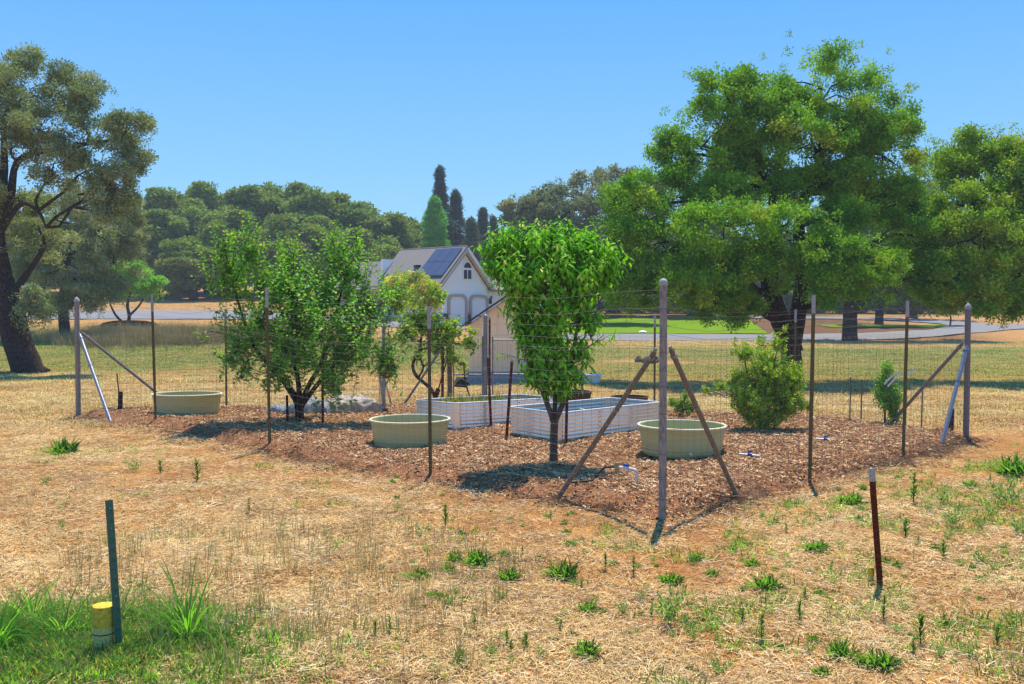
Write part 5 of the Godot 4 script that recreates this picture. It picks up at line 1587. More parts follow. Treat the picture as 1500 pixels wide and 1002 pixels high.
func garden_things() -> void:
	R.seed = 51
	tub("round tan stock tub in the middle, left of the raised beds", -1.39, 12.83, 1.0, 0.6, 0.97)
	tub("round tan stock tub in front right, behind the near corner post", 2.10, 11.65, 0.99, -0.4, 0.95)
	tub("oval tan stock tub at the far left end of the garden", -5.62, 16.3, 1.08, 0.0, 0.78)
	var b1 := raised_bed("farther corrugated raised bed with dry weeds growing in it", [Vector2(-0.84, 14.2), Vector2(0.72, 15.15), Vector2(0.12, 15.75), Vector2(-1.53, 14.78)], 0.43, 0.08, 0.36)
	var b2 := raised_bed("nearer corrugated raised bed beside the cherry tree trunk", [Vector2(0.62, 12.7), Vector2(2.26, 14.25), Vector2(1.55, 14.96), Vector2(-0.04, 13.56)], 0.42, 0.09, 0.22)
	var dry := blades(512, 60, 0.16, 0.10, 0.26, 0.007, 0.7, M.blade)
	var xf := []
	var cc := []
	for i in 46:
		var u := R.randf_range(-0.95, 0.9)
		var v := R.randf_range(0.1, 0.9)
		var q := Vector2(-0.84, 14.2).lerp(Vector2(0.72, 15.15), (u + 1) / 2).lerp(Vector2(-1.53, 14.78).lerp(Vector2(0.12, 15.75), (u + 1) / 2), v)
		if u > 0.1 and R.randf() < 0.6: continue
		xf.append(Transform3D(Basis.from_euler(Vector3(0, R.randf() * TAU, 0)).scaled(Vector3.ONE * R.randf_range(0.5, 1.0)), Vector3(q.x - b1.position.x, 0.35, -q.y - b1.position.z)))
		cc.append(col_near(Color(0.40, 0.32, 0.17), Color(0.16, 0.2, 0.06)) if u < -0.35 else col_near(Color(0.12, 0.2, 0.05), Color(0.3, 0.28, 0.12)))
	var dw := copies("dry_weeds", dry, xf, cc)
	dw.position = b1.position
	tag(dw, "dry straw coloured weeds growing in the farther raised bed", "weeds")
	# drip line lying on the soil of the nearer bed
	var mb := MB.new()
	mb.tube([P(1.0, 13.85, 0.30), P(1.25, 13.62, 0.27), P(1.55, 13.75, 0.25)], [0.012, 0.012, 0.012], 8)
	tag(put("drip_pipe", mb.mesh(M.pvc)), "thin white pipe lying inside the nearer raised bed", "pipe")
	# half barrels behind the beds
	for q in [[1.15, 19.3, 0.46, 0.26, "low brown round planter right behind the cherry tree trunk"], [2.38, 19.1, 0.36, 0.18, "low brown round planter behind the left brace pole"]]:
		var t := thing("round_planter", q[4], "planter", P(q[0], q[1], -0.02), "brown round planters behind the raised beds")
		var o := MB.new()
		o.lathe([Vector2(q[2] * 0.9, 0), Vector2(q[2], q[3] * 0.5), Vector2(q[2] * 1.02, q[3] - 0.04), Vector2(q[2] * 1.06, q[3] - 0.03), Vector2(q[2] * 1.06, q[3]), Vector2(q[2] * 0.98, q[3]), Vector2(q[2] * 0.95, q[3] * 0.4)], 32)
		put("shell", o.mesh(M.pot), t)
		o = MB.new()
		o.lathe([Vector2(q[2] * 0.96, q[3] * 0.6), Vector2(0.002, q[3] * 0.64)], 32)
		put("planter_soil", o.mesh(M.soil), t)
	# rusty stakes
	t_post("rusty_post", "rusty steel stake with pale tip before the farther raised bed", -0.32, 14.4, 1.12, "rust", 0.03, Vector2(0.04, 0), 0.2, "rusty stakes inside the garden")
	t_post("rusty_post", "rusty steel stake leaning right at the left corner of the nearer raised bed", -0.08, 13.25, 1.14, "rust", 0.03, Vector2(-0.07, 0), 0.2, "rusty stakes inside the garden")
	t_post("rusty_post", "rusty steel stake just right of the cherry tree trunk", 0.72, 12.58, 1.15, "rust", 0.0, Vector2(-0.02, 0), 0.2, "rusty stakes inside the garden")
	t_post("rusty_post", "rusty steel stake right of the bushy fruit tree's trunk", -2.97, 14.78, 1.1, "rust", 0.0, Vector2(0.0, 0), 0.2, "rusty stakes inside the garden")
	t_post("rusty_post", "short black steel stake left of the bushy fruit tree's trunk", -3.56, 14.95, 0.5, "dark", 0.0, Vector2(0.02, 0), 0.2, "rusty stakes inside the garden")
	t_post("rusty_post", "tall thin rusty stake touching the gate post", -0.46, 19.45, 1.84, "rust", 0.05, Vector2(0.0, 0), 0.2, "rusty stakes inside the garden")
	# vine supports
	var wp := MB.new()
	wp.box(Vector3(0, 0.62, 0), Vector3(0.085, 1.34, 0.085), Basis.from_euler(Vector3(0, 0.3, 0.01)))
	tag(put("vine_post", wp.mesh(M.brace_wood), null, Transform3D(Basis.IDENTITY, P(-1.31, 19.8))), "thick square wooden post under the grape vine", "post")
	wp = MB.new()
	wp.tube([Vector3(0, -0.05, 0), Vector3(0.01, 1.3, 0)], [0.03, 0.03], 10)
	tag(put("vine_post", wp.mesh(M.rust), null, Transform3D(Basis.IDENTITY, P(-1.44, 19.5))), "thin rusty pipe post left of the square vine post", "post")
	wp = MB.new()
	wp.tube([Vector3(0, 0, 0), Vector3(0.78, 1.15, 0.1)], [0.022, 0.022], 10)
	tag(put("vine_prop", wp.mesh(M.old_pipe), null, Transform3D(Basis.IDENTITY, P(-2.22, 19.2))), "slanting grey pole propping up the grape vine", "pole")
	var sv := thing("shovel", "rusty shovel leaning upside up against the vine posts", "shovel", P(-1.62, 19.25))
	var sb := MB.new()
	sb.plate(PackedVector2Array([Vector2(-0.02, 0.0), Vector2(0.06, -0.02), Vector2(0.16, 0.30), Vector2(0.08, 0.34), Vector2(0.02, 0.22)]), -0.01, 0.01)
	put("blade", sb.mesh(M.rust), sv)
	sb = MB.new()
	sb.tube([Vector3(0.11, 0.28, 0), Vector3(0.3, 0.95, -0.1)], [0.016, 0.014], 8)
	put("handle", sb.mesh(M.rust), sv)
	var ct := thing("garden_cart", "small black cart on a thin leg beside the shed corner", "cart", P(-1.05, 19.95))
	var cb := MB.new()
	cb.plate(PackedVector2Array([Vector2(-0.18, 0.36), Vector2(0.1, 0.34), Vector2(0.16, 0.44), Vector2(-0.02, 0.52), Vector2(-0.08, 0.48)]), -0.16, 0.16)
	put("tray", cb.mesh(M.dark), ct)
	cb = MB.new()
	cb.tube([Vector3(0.02, 0.9, 0), Vector3(0.06, 0.45, 0), Vector3(0.2, -0.02, 0)], [0.014, 0.018, 0.016], 8)
	put("leg", cb.mesh(M.dark), ct)
	# hub post with the wheel hub, bundle of white canes
	var hp := MB.new()
	hp.tube([Vector3(0, -0.05, 0), Vector3(0, 1.5, 0)], [0.032, 0.032], 12)
	tag(put("pipe_post", hp.mesh(M.galvanised), null, Transform3D(Basis.IDENTITY, P(-2.44, 17.94))), "grey pipe post that the rusty wheel hangs on", "fence post")
	var wh := thing("wheel_rim", "old rusty wheel hanging on a grey pipe post", "wheel", P(-2.36, 17.86, 0.70), "", Basis.from_euler(Vector3(PI / 2, 0.0, -0.5)))
	var wm := MB.new()
	wm.lathe([Vector2(0.12, 0.05), Vector2(0.15, 0.06), Vector2(0.17, 0.05), Vector2(0.175, 0.0), Vector2(0.17, -0.05), Vector2(0.15, -0.06), Vector2(0.12, -0.05), Vector2(0.11, 0.0), Vector2(0.12, 0.05)], 32)
	put("rim", wm.mesh(M.rust), wh)
	wm = MB.new()
	wm.lathe([Vector2(0.12, -0.01), Vector2(0.12, 0.01), Vector2(0.06, 0.03), Vector2(0.03, 0.03)], 24)
	wm.lathe([Vector2(0.03, 0.03), Vector2(0.06, 0.0), Vector2(0.12, -0.012)], 24)
	put("disc", wm.mesh(M.rust), wh)
	wm = MB.new()
	wm.lathe([Vector2(0.032, -0.07), Vector2(0.032, 0.07), Vector2(0.02, 0.08)], 16)
	put("hub", wm.mesh(M.brass), wh)
	var cn := thing("cane_bundle", "loose bundle of pale canes leaning on the wheel post", "canes", P(-2.42, 18.1))
	for k in 11:
		var c := MB.new()
		var fx := R.randf_range(-0.16, 0.16)
		c.tube([Vector3(fx, -0.02, R.randf_range(-0.05, 0.05)), Vector3(fx * 0.4 - 0.1, R.randf_range(0.55, 0.72), 0.02)], [0.008, 0.006], 6)
		put("cane", c.mesh(M.white_tip), cn)
	# tarps
	tag(put("tarp", crumple(3, 0.95, 0.6, 0.30, M.tarp_pale), null, Transform3D(Basis.from_euler(Vector3(0, 0.25, 0)), P(-2.86, 16.7))), "pale beige crumpled tarp sheet lying right of the fruit tree trunk", "tarp", "crumpled tarps on the mulch")
	tag(put("tarp", crumple(9, 0.72, 0.5, 0.30, M.tarp_blue), null, Transform3D(Basis.from_euler(Vector3(0, -0.2, 0)), P(-3.5, 16.5))), "blue grey crumpled tarp behind the bushy fruit tree's trunk", "tarp", "crumpled tarps on the mulch")
	tag(put("tarp", crumple(15, 0.26, 0.25, 0.14, M.dark), null, Transform3D(Basis.from_euler(Vector3(0, 0.4, 0)), P(-2.36, 16.7))), "small dark tarp end right of the pale beige tarp", "tarp", "crumpled tarps on the mulch")
	tag(put("tarp", crumple(19, 0.42, 0.35, 0.16, M.tarp_blue), null, Transform3D(Basis.from_euler(Vector3(0, 0.1, 0)), P(-4.12, 16.7))), "dark grey tarp heap left of the bushy fruit tree", "tarp", "crumpled tarps on the mulch")
	# irrigation valves
	var v1 := thing("irrigation_valve", "white pipe with blue valve and brass filter by the left brace pole", "irrigation pipe", P(1.24, 9.34), "", Basis.IDENTITY.scaled(Vector3(0.86, 0.86, 0.86)))
	var pv := MB.new()
	pv.tube([Vector3(0, -0.03, 0), Vector3(0, 0.14, 0), Vector3(-0.006, 0.165, 0), Vector3(-0.03, 0.178, -0.01), Vector3(-0.23, 0.185, -0.17)], [0.0165, 0.0165, 0.018, 0.018, 0.0165], 12)
	put("pipe", pv.mesh(M.pvc), v1)
	pv = MB.new()
	pv.tube([Vector3(-0.085, 0.181, -0.055), Vector3(-0.14, 0.183, -0.097)], [0.027, 0.027], 12)
	put("valve_body", pv.mesh(M.pvc), v1)
	pv = MB.new()
	pv.box(Vector3(-0.112, 0.218, -0.076), Vector3(0.07, 0.024, 0.028), Basis.from_euler(Vector3(0, -0.65, 0)))
	put("valve_handle", pv.mesh(M.valve_blue), v1)
	pv = MB.new()
	pv.tube([Vector3(-0.21, 0.12, -0.155), Vector3(-0.21, 0.235, -0.155)], [0.03, 0.026], 12)
	put("filter", pv.mesh(M.brass), v1)
	pv = MB.new()
	pv.tube([Vector3(-0.23, 0.185, -0.17), Vector3(-0.34, 0.17, -0.22), Vector3(-0.44, 0.09, -0.2), Vector3(-0.5, 0.02, -0.18), Vector3(-0.75, 0.01, -0.1)], [0.014, 0.013, 0.012, 0.012, 0.012], 10)
	put("hose", pv.mesh(M.black_hose), v1)
	for q in [["white pipe with small blue valve lying on mulch right of the front tub", 2.82, 11.2, 0.2], ["white pipe with small blue valve lying on mulch farther right", 4.25, 12.8, 0.25]]:
		var v := thing("irrigation_valve", q[0], "irrigation pipe", P(q[1], q[2], 0.03))
		var a := MB.new()
		a.tube([Vector3(-0.12, 0, 0), Vector3(q[3] - 0.1, -0.01, 0.1)], [0.013, 0.013], 10)
		put("pipe", a.mesh(M.pvc), v)
		a = MB.new()
		a.tube([Vector3(-0.03, 0.0, 0.05), Vector3(0.02, 0.0, 0.065)], [0.022, 0.022], 10)
		a.box(Vector3(0, 0.035, 0.05), Vector3(0.05, 0.02, 0.02))
		put("valve_handle", a.mesh(M.valve_blue), v)
	for q in [["short dark pipe stub with thin riser behind the left brace poles", -7.05, 16.95, 0.36, 0.33], ["dark charred stub right of the forward right brace pole", 6.85, 14.7, 0.44, 0.0]]:
		var s := thing("pipe_stub", q[0], "pipe stub", P(q[1], q[2], -0.03))
		var a := MB.new()
		a.tube([Vector3.ZERO, Vector3(0.01, q[3], 0)], [0.042, 0.04], 12)
		put("stub", a.mesh(M.dark), s)
		if q[4] > 0:
			a = MB.new()
			a.tube([Vector3(-0.02, q[3] - 0.02, 0), Vector3(-0.05, q[3] + q[4], 0)], [0.011, 0.011], 8)
			put("riser", a.mesh(M.dark), s)
	# yellowish fallen leaf on the mulch, trough, lid, rocks
	tag(put("bark_slab", stone(71, Vector3(0.13, 0.02, 0.05), M.brass), null, Transform3D(Basis.IDENTITY, P(5.53, 13.8, 0.02))), "flat yellow bark slab on the mulch below the small staked tree", "bark")
	var bx := thing("white_bin", "low white bin on dry grass behind the cherry tree", "bin", P(2.0, 24.6))
	var wb := MB.new()
	wb.plate(PackedVector2Array([Vector2(-0.26, 0), Vector2(0.26, 0), Vector2(0.3, 0.2), Vector2(-0.3, 0.2)]), -0.2, 0.2)
	put("shell", wb.mesh(M.white_ribbon), bx)
	wb = MB.new()
	wb.box(Vector3(0, 0.205, 0), Vector3(0.66, 0.025, 0.46))
	put("lid", wb.mesh(M.trim), bx)
	wb = MB.new()
	wb.lathe([Vector2(0.27, 0.0), Vector2(0.26, 0.07), Vector2(0.02, 0.13)], 24)
	tag(put("utility_lid", wb.mesh(M.trim), null, Transform3D(Basis.IDENTITY, P(9.0, 65.0, 0.05))), "round white lid lying on the lawn by the driveway", "lid")
	var k := 0
	for q in [[4.68, 34.9, 0.24, "dark rock at the left end of the rock row on the bare patch"], [5.0, 34.6, 0.34, "long grey rock in the middle of the bare patch"], [5.3, 35.1, 0.22, "small grey rock right of the long one on the bare patch"]]:
		k += 1
		tag(put("rock", stone(80 + k, Vector3(q[2], 0.17 if k < 4 else 0.06, q[2] * 0.6), M.rock), null, Transform3D(Basis.from_euler(Vector3(0, k * 1.3, 0)), P(q[0], q[1], 0.06))), q[3], "rock", "rocks on the bare patch")

# ---------------------------------------------------------------- near the camera
func foreground() -> void:
	R.seed = 61
	t_post("fence_post", "dark green steel post standing alone beside the yellow marker", -2.14, 5.1, 0.885, "green_steel", 0.0, Vector2(0.055, 0.0), 0.25, "")
	t_post("rusty_post", "rusty leaning steel post with pale tip in the right foreground", 2.52, 6.4, 0.86, "rust", 0.09, Vector2(0.085, 0.0), -0.2, "")
	var gpost: Node3D = get_child(get_child_count() - 2)
	var hm := MB.new()
	for hy in [0.84, 0.73, 0.55, 0.36]: hm.box(Vector3(0.003, hy, 0.0045), Vector3(0.006, 0.006, 0.004))
	put("hole_row", hm.mesh(M.white_tip), gpost).set_meta("kind", "stuff")
	var y := thing("marker_pipe", "thick yellow topped concrete marker beside the green post", "marker", P(-2.235, 5.12, -0.015))
	var b := MB.new()
	b.lathe([Vector2(0.057, 0), Vector2(0.0565, 0.165), Vector2(0.056, 0.166)], 28)
	put("concrete_base", b.mesh(M.concrete), y)
	b = MB.new()
	b.lathe([Vector2(0.056, 0.166), Vector2(0.0575, 0.168), Vector2(0.0575, 0.275), Vector2(0.054, 0.282), Vector2(0.001, 0.284)], 28)
	put("yellow_cap", b.mesh(M.yellow), y)
	b = MB.new()
	b.lathe([Vector2(0.0572, 0.126), Vector2(0.0580, 0.129), Vector2(0.0572, 0.132)], 28)
	put("joint_line", b.mesh(M.dark), y)
	var z := thing("marker_pipe", "thin yellow capped pipe beside the rusty leaning post", "marker", P(2.475, 6.46, -0.03))
	b = MB.new()
	b.lathe([Vector2(0.02, 0), Vector2(0.02, 0.09)], 18)
	put("pipe", b.mesh(M.concrete), z)
	b = MB.new()
	b.lathe([Vector2(0.0205, 0.09), Vector2(0.0225, 0.1), Vector2(0.0225, 0.145), Vector2(0.002, 0.15)], 18)
	put("yellow_cap", b.mesh(M.yellow), z)
	# weeds: low tufts (0), grey bushy tufts (1), upright stalks (2); each a thing
	var kinds := []
	for v in 3:
		var m0 := MB.new()
		R.seed = 600 + v
		for i in 170:   # spreading leaves
			var a := R.randf() * TAU
			var o := Vector3(cos(a), 0, sin(a))
			var l := R.randf_range(0.15, 0.5)
			var el := R.randf_range(0.2, 1.35)
			var ax := (o * cos(el) + Vector3.UP * sin(el)).normalized()
			var s := ax.cross(Vector3.UP).normalized() * R.randf_range(0.012, 0.028)
			var p0 := rdir() * 0.22
			p0.y = absf(p0.y) * 0.25
			var k := R.randf_range(0.7, 1.3)
			m0.col = Color(0.14 * k, 0.31 * k, 0.065 * k)
			m0.quad(p0, p0 + ax * l * 0.55 - s, p0 + ax * l - Vector3(0, 0.05, 0), p0 + ax * l * 0.55 + s)
		kinds.append(m0.mesh(M.blade))
	for v in 3:
		var m1 := MB.new()
		R.seed = 620 + v
		for i in 26:
			var a := R.randf() * TAU
			var tip := Vector3(cos(a), 0, sin(a)) * R.randf_range(0.1, 0.5) + Vector3(0, R.randf_range(0.2, 0.62), 0)
			m1.col = Color(0.12, 0.15, 0.07)
			for j in 9:
				var t := (j + 2) / 10.0
				var at := Vector3(tip.x * t, tip.y * (1.0 - (1.0 - t) * (1.0 - t)), tip.z * t)
				var k := R.randf_range(0.7, 1.25)
				m1.col = Color(0.20 * k, 0.34 * k, 0.15 * k)
				var ax := (rdir() + Vector3(0, 0.7, 0) + tip).normalized()
				var s := ax.cross(rdir()).normalized() * 0.016
				m1.quad(at, at + ax * 0.05 - s, at + ax * 0.11, at + ax * 0.05 + s)
		kinds.append(m1.mesh(M.blade))
	for v in 3:
		var m2 := MB.new()
		R.seed = 640 + v
		m2.col = Color(0.12, 0.16, 0.05)
		m2.tube([Vector3.ZERO, Vector3(0.06, 0.6, 0), Vector3(0.0, 1.2 + 0.3 * v, 0.03)], [0.04, 0.03, 0.01], 5)
		for i in 70:
			var h := R.randf_range(0.1, 1.0)
			var a := R.randf() * TAU
			var o := Vector3(cos(a), 0.9 + h * 0.6, sin(a)).normalized()
			var at := Vector3(0.03, h * (1.2 + 0.3 * v), 0)
			var l := R.randf_range(0.3, 0.75) * (1.15 - h * 0.6)
			var s := o.cross(Vector3.UP).normalized() * 0.04
			var k := R.randf_range(0.7, 1.3)
			m2.col = Color(0.14 * k, 0.30 * k, 0.07 * k)
			m2.quad(at, at + o * l * 0.5 - s, at + o * l - Vector3(0, 0.08, 0), at + o * l * 0.5 + s)
		kinds.append(m2.mesh(M.blade))
	var spots := [[-0.66,6.59,0.19,0],[-0.43,7.01,0.14,0],[-0.25,6.94,0.24,0],[-0.02,6.59,0.17,0],[-0.46,6.76,0.12,0],[-0.5,6.12,0.13,0],[-0.41,5.98,0.14,1],[-0.07,6.12,0.1,1],[0.36,6.69,0.25,0],[-0.06,7.13,0.09,0],[0.48,5.95,0.14,0],[0.43,6.49,0.1,1],[0.68,6.83,0.07,2],[1.12,6.59,0.19,0],[0.96,5.74,0.28,1],[1.04,5.41,0.14,1],[0.7,5.89,0.11,1],[0.86,6.2,0.09,1],[0.41,5.15,0.17,0],[-0.03,5.3,0.05,2],[-0.11,5.09,0.06,1],[-0.78,5.32,0.06,2],[-0.7,5.34,0.06,2],[1.44,6.71,0.11,0],[1.78,6.94,0.13,0],[1.73,6.36,0.21,0],[1.39,7.09,0.11,0],[1.8,5.11,0.18,0],[1.94,4.93,0.22,0],[2.26,5.69,0.08,2],[2.31,5.28,0.1,2],[2.32,5.07,0.11,1],[2.48,5.09,0.13,1],[2.73,5.26,0.08,2],[2.97,5.55,0.13,1],[3.48,6.98,0.17,1],[3.5,6.79,0.13,1],[4.02,8.06,0.14,1],[3.84,8.16,0.24,1],[3.53,7.59,0.12,1],[3.24,7.05,0.09,2],[4.76,9.0,0.34,1],[5.85,10.93,0.47,0],[4.35,8.53,0.21,1],[3.93,9.19,0.13,2],[3.22,7.68,0.11,2],[2.81,7.46,0.06,1],[3.91,8.82,0.14,1],[-5.98,12.57,0.4,0],[-5.01,10.09,0.13,1],[-4.38,10.93,0.17,1],[-4.06,10.84,0.12,2],[-3.41,10.16,0.15,2],[-2.49,8.88,0.06,2],[-3.89,8.11,0.09,1],[-0.57,8.06,0.1,2],[2.34,7.21,0.21,0],[1.4,5.67,0.06,2],[1.76,5.72,0.07,2],[0.44,7.46,0.08,0],[1.11,7.7,0.07,0],[0.82,7.33,0.07,0],[1.72,7.33,0.08,0],[2.46,5.87,0.08,1],[2.03,6.87,0.08,0],[0.87,6.69,0.07,2],[4.19,9.13,0.2,1],[4.9,10.05,0.19,0],[3.29,9.13,0.29,0],[0.08,5.22,0.07,2],[1.09,4.88,0.14,1],[1.44,5.39,0.08,2],[1.62,4.88,0.11,0],[-1.32,10.71,0.08,0],[-1.76,9.03,0.08,1],[4.23,7.81,0.23,1],[2.2,5.12,0.06,2]]
	var marks := [[Vector2(-2.14, 5.1), "the green steel post"], [Vector2(1.33, 8.31), "the near corner post"], [Vector2(2.52, 6.4), "the rusty leaning post"], [Vector2(-0.91, 10.49), "the post before the middle tub"], [Vector2(3.23, 10.2), "the post beside the pomegranate"], [Vector2(5.03, 12.1), "the post before the staked tree"], [Vector2(-5.86, 15.49), "the post before the left tub"], [Vector2(-3.3, 12.82), "the post before the fruit tree"], [Vector2(0.5, 4.6), "the middle of the bottom edge"]]
	var ord := ["closest", "second closest", "third closest", "fourth closest", "fifth closest", "sixth closest", "seventh closest", "eighth closest", "ninth closest", "tenth closest", "eleventh closest", "twelfth closest"]
	var kind_word := ["bright green weed tuft", "bushy greyish weed tuft", "upright weed stalk"]
	var heaps := {}
	for i in spots.size():
		var q: Array = spots[i]
		var at := Vector2(q[0], q[1])
		var bd := 1e9
		var bm := 0
		for k in marks.size():
			if at.distance_to(marks[k][0]) < bd:
				bd = at.distance_to(marks[k][0])
				bm = k
		var side: String = "left of" if at.x < marks[bm][0].x else "right of"
		var key := "%d%s%d" % [bm, side, q[3]]
		if not heaps.has(key): heaps[key] = []
		heaps[key].append([bd, i, bm, side])
	for key in heaps:
		heaps[key].sort_custom(func(p, q): return p[0] < q[0])
		for n in heaps[key].size():
			var e: Array = heaps[key][n]
			var q: Array = spots[e[1]]
			R.seed = 700 + e[1]
			var s: float = q[2] * (1.3 if q[3] < 2 else 1.15)
			var o := put("weed_tuft", kinds[q[3] * 3 + e[1] % 3], null, Transform3D(Basis.from_euler(Vector3(0, R.randf() * TAU, 0)).scaled(Vector3(s, s * R.randf_range(0.85, 1.2), s)), P(q[0], q[1], -0.004)))
			tag(o, "%s, %s %s %s" % [kind_word[q[3]], ord[n], e[3], marks[e[2]][1]], "weed", "green weeds dotted over the dry foreground")
	R.seed = 790
	for v in [0, 3, 7]:
		var xf := []
		var cc := []
		for i in (300 if v < 7 else 90):
			var d := R.randf_range(4.9, 11.0)
			var x := R.randf_range(-0.15, 0.56) * d
			if bed_sd(x, d) > -0.3: continue
			if R.randf() > 0.25 + 0.75 * smoothstep(0.0, 0.4, nz.get_noise_2d(x * 1.1 + 33, d * 1.1)): continue
			var s := R.randf_range(0.04, 0.13) * (1.0 if v < 7 else 0.5)
			xf.append(Transform3D(Basis.from_euler(Vector3(0, R.randf() * TAU, 0)).scaled(Vector3(s, s * R.randf_range(0.7, 1.2), s)), P(x, d, -0.004)))
			cc.append(Color.WHITE * R.randf_range(0.8, 1.25))
		tag(copies("small_weeds", kinds[v], xf, cc), ["tiny bright green weeds sprinkled over the right foreground", "tiny greyish weeds sprinkled over the right foreground", "tiny upright weeds sprinkled over the right foreground"][v / 3], "weeds")
	# coarse grass tufts round the green post
	var gk := [arcs(650, 110, 0.07, 0.25, 0.62), arcs(651, 90, 0.09, 0.2, 0.52), arcs(652, 80, 0.08, 0.18, 0.42)]
	for v in gk.size():
		var mm: StandardMaterial3D = M.blade.duplicate()
		mm.resource_name = "coarse_grass"
		mm.albedo_color = [Color(0.17, 0.44, 0.06), Color(0.20, 0.42, 0.08), Color(0.16, 0.38, 0.06)][v].linear_to_srgb()
		gk[v].surface_set_material(0, mm)
	var tufts := [[-1.86, 5.36, 1.0, 0, "biggest coarse green grass tuft, right of the green steel post"], [-2.62, 5.45, 0.9, 1, "coarse grass tuft left of the yellow topped marker"], [-2.85, 5.15, 0.95, 0, "coarse grass tuft at the left edge below the marker"], [-2.42, 5.75, 0.8, 2, "coarse grass tuft behind the yellow topped marker"], [-2.95, 5.75, 0.9, 1, "coarse grass tuft at the left edge level with the marker top"], [-2.42, 4.98, 0.6, 2, "coarse grass tuft at the foot of the marker's left side"], [-1.62, 5.2, 0.6, 2, "smaller coarse grass tuft right of the biggest one"], [-2.02, 5.7, 0.7, 1, "coarse grass tuft behind the green steel post"], [-2.75, 4.8, 0.7, 2, "coarse grass tuft in the bottom left corner"]]
	for q in tufts:
		tag(put("grass_tuft", gk[q[3]], null, Transform3D(Basis.from_euler(Vector3(0, q[0] * 9, 0)).scaled(Vector3.ONE * q[2]), P(q[0], q[1]))), q[4], "grass tuft", "coarse grass tufts round the green post")

# ---------------------------------------------------------------- straw, grass, chips
func ground_cover() -> void:
	R.seed = 81
	# wood chips
	var cm := []
	for v in 4:
		var mb := MB.new()
		for i in 5:
			mb.col = Color.WHITE * R.randf_range(0.7, 1.25)
			mb.box(Vector3(R.randf_range(-0.05, 0.05), R.randf_range(0, 0.012), R.randf_range(-0.05, 0.05)), Vector3(R.randf_range(0.012, 0.042), 0.004, R.randf_range(0.005, 0.012)), Basis.from_euler(Vector3(R.randf_range(-0.4, 0.4), R.randf() * TAU, R.randf_range(-0.4, 0.4))))
		cm.append(mb.mesh(M.chip))
	var xf := [[], [], [], []]
	var cc := [[], [], [], []]
	for i in 72000:
		var d := R.randf_range(8.0, 18.5)
		var x := R.randf_range(-8.2, 7.0)
		var s := bed_sd(x, d)
		if s < -0.55 or (s < 0.05 and R.randf() < 0.65 - s * 0.6): continue
		var v := i % 4
		var k := R.randf_range(0.7, 1.35)
		xf[v].append(Transform3D(Basis.from_euler(Vector3(R.randf_range(-0.3, 0.3), R.randf() * TAU, R.randf_range(-0.3, 0.3))).scaled(Vector3.ONE * k), P(x, d, 0.004)))
		var c := col_near(Color(0.55, 0.30, 0.135), Color(0.35, 0.185, 0.085))
		if R.randf() < 0.30: c = col_near(Color(0.80, 0.57, 0.30), Color(0.66, 0.41, 0.2))
		cc[v].append(c)
	for v in 4: tag(copies("wood_chips", cm[v], xf[v], cc[v]), "reddish brown wood chips strewn over the fenced bed", "wood chips")
	# dark tangles along the bank edge
	var tang := lying(820, 26, 0.14, 0.06, 0.22)
	xf = []
	cc = []
	for i in 1100:
		var k := R.randi_range(0, BED.size() - 1)
		if k >= 5 and k < 13: continue
		var q := BED[k].lerp(BED[(k + 1) % BED.size()], R.randf()) + Vector2(R.randf_range(-0.1, 0.22), R.randf_range(-0.05, 0.2))
		var heavy := nz.get_noise_2d(q.x * 0.9, q.y * 0.9) > -0.02
		if not heavy: continue
		xf.append(Transform3D(Basis.from_euler(Vector3(0, R.randf() * TAU, 0)).scaled(Vector3(1, 2.4, 1) * R.randf_range(0.5, 1.2)), P(q.x, q.y)))
		cc.append(col_near(Color(0.14, 0.075, 0.045), Color(0.30, 0.19, 0.11)))
	tag(copies("dry_roots", tang, xf, cc), "brown tangled roots and straw along the edge of the mulched bank", "straw")
	# straw lying on the near pasture
	var sm := [lying(831, 30, 0.15, 0.02, 0.10), lying(832, 30, 0.17, 0.02, 0.08), lying(833, 26, 0.15, 0.03, 0.15)]
	xf = [[], [], []]
	cc = [[], [], []]
	for i in 52000:
		var d := R.randf_range(4.0, 24.0)
		var x := R.randf_range(-0.66, 0.66) * d
		if bed_sd(x, d) > -0.02: continue
		var n1 := nz.get_noise_2d(x * 0.9, d * 0.9) * 0.5 + 0.5
		var n2 := nz.get_noise_2d(x * 3.5 + 90, d * 3.5) * 0.5 + 0.5
		var n4 := nz.get_noise_2d(x * 0.4 + 777, d * 0.4)
		var f := smoothstep(0.2, 0.6, n1 * 0.6 + n2 * 0.4 + n4 * 0.35)
		var s := bed_sd(x, d)
		if s > -1.0: f *= 0.35
		if x > 1.5: f *= 0.8
		f -= 0.3 * smoothstep(0.0, 2.5, x) * (0.5 - n4)
		f += 0.3 * smoothstep(0.6, -1.0, x) * smoothstep(11.0, 7.5, d)
		if R.randf() > 0.17 + 0.83 * f: continue
		var v := i % 3
		var k := R.randf_range(0.6, 1.15) * (1.0 + d * 0.012)
		xf[v].append(Transform3D(Basis.from_euler(Vector3(R.randf_range(-0.12, 0.12), R.randf() * TAU, R.randf_range(-0.12, 0.12))).scaled(Vector3(k, k, k)), P(x, d, 0.004)))
		var c := col_near(Color(0.80, 0.57, 0.25), Color(0.60, 0.40, 0.165))
		if R.randf() < 0.22 - n4 * 0.4: c = col_near(Color(0.26, 0.16, 0.09), Color(0.38, 0.25, 0.14))
		elif R.randf() < 0.14: c = col_near(Color(0.88, 0.74, 0.46), Color(0.8, 0.62, 0.34))
		cc[v].append(c)
	for v in 3: tag(copies("straw_litter", sm[v], xf[v], cc[v]), "flattened dry straw covering the pasture in front of the fence", "straw")
	# standing dry stems, thick in the left foreground
	var st := [blades(841, 12, 0.07, 0.12, 0.34, 0.0042, 0.35, M.straw, 0.25), blades(842, 9, 0.08, 0.10, 0.26, 0.0045, 0.5, M.straw, 0.25)]
	xf = [[], []]
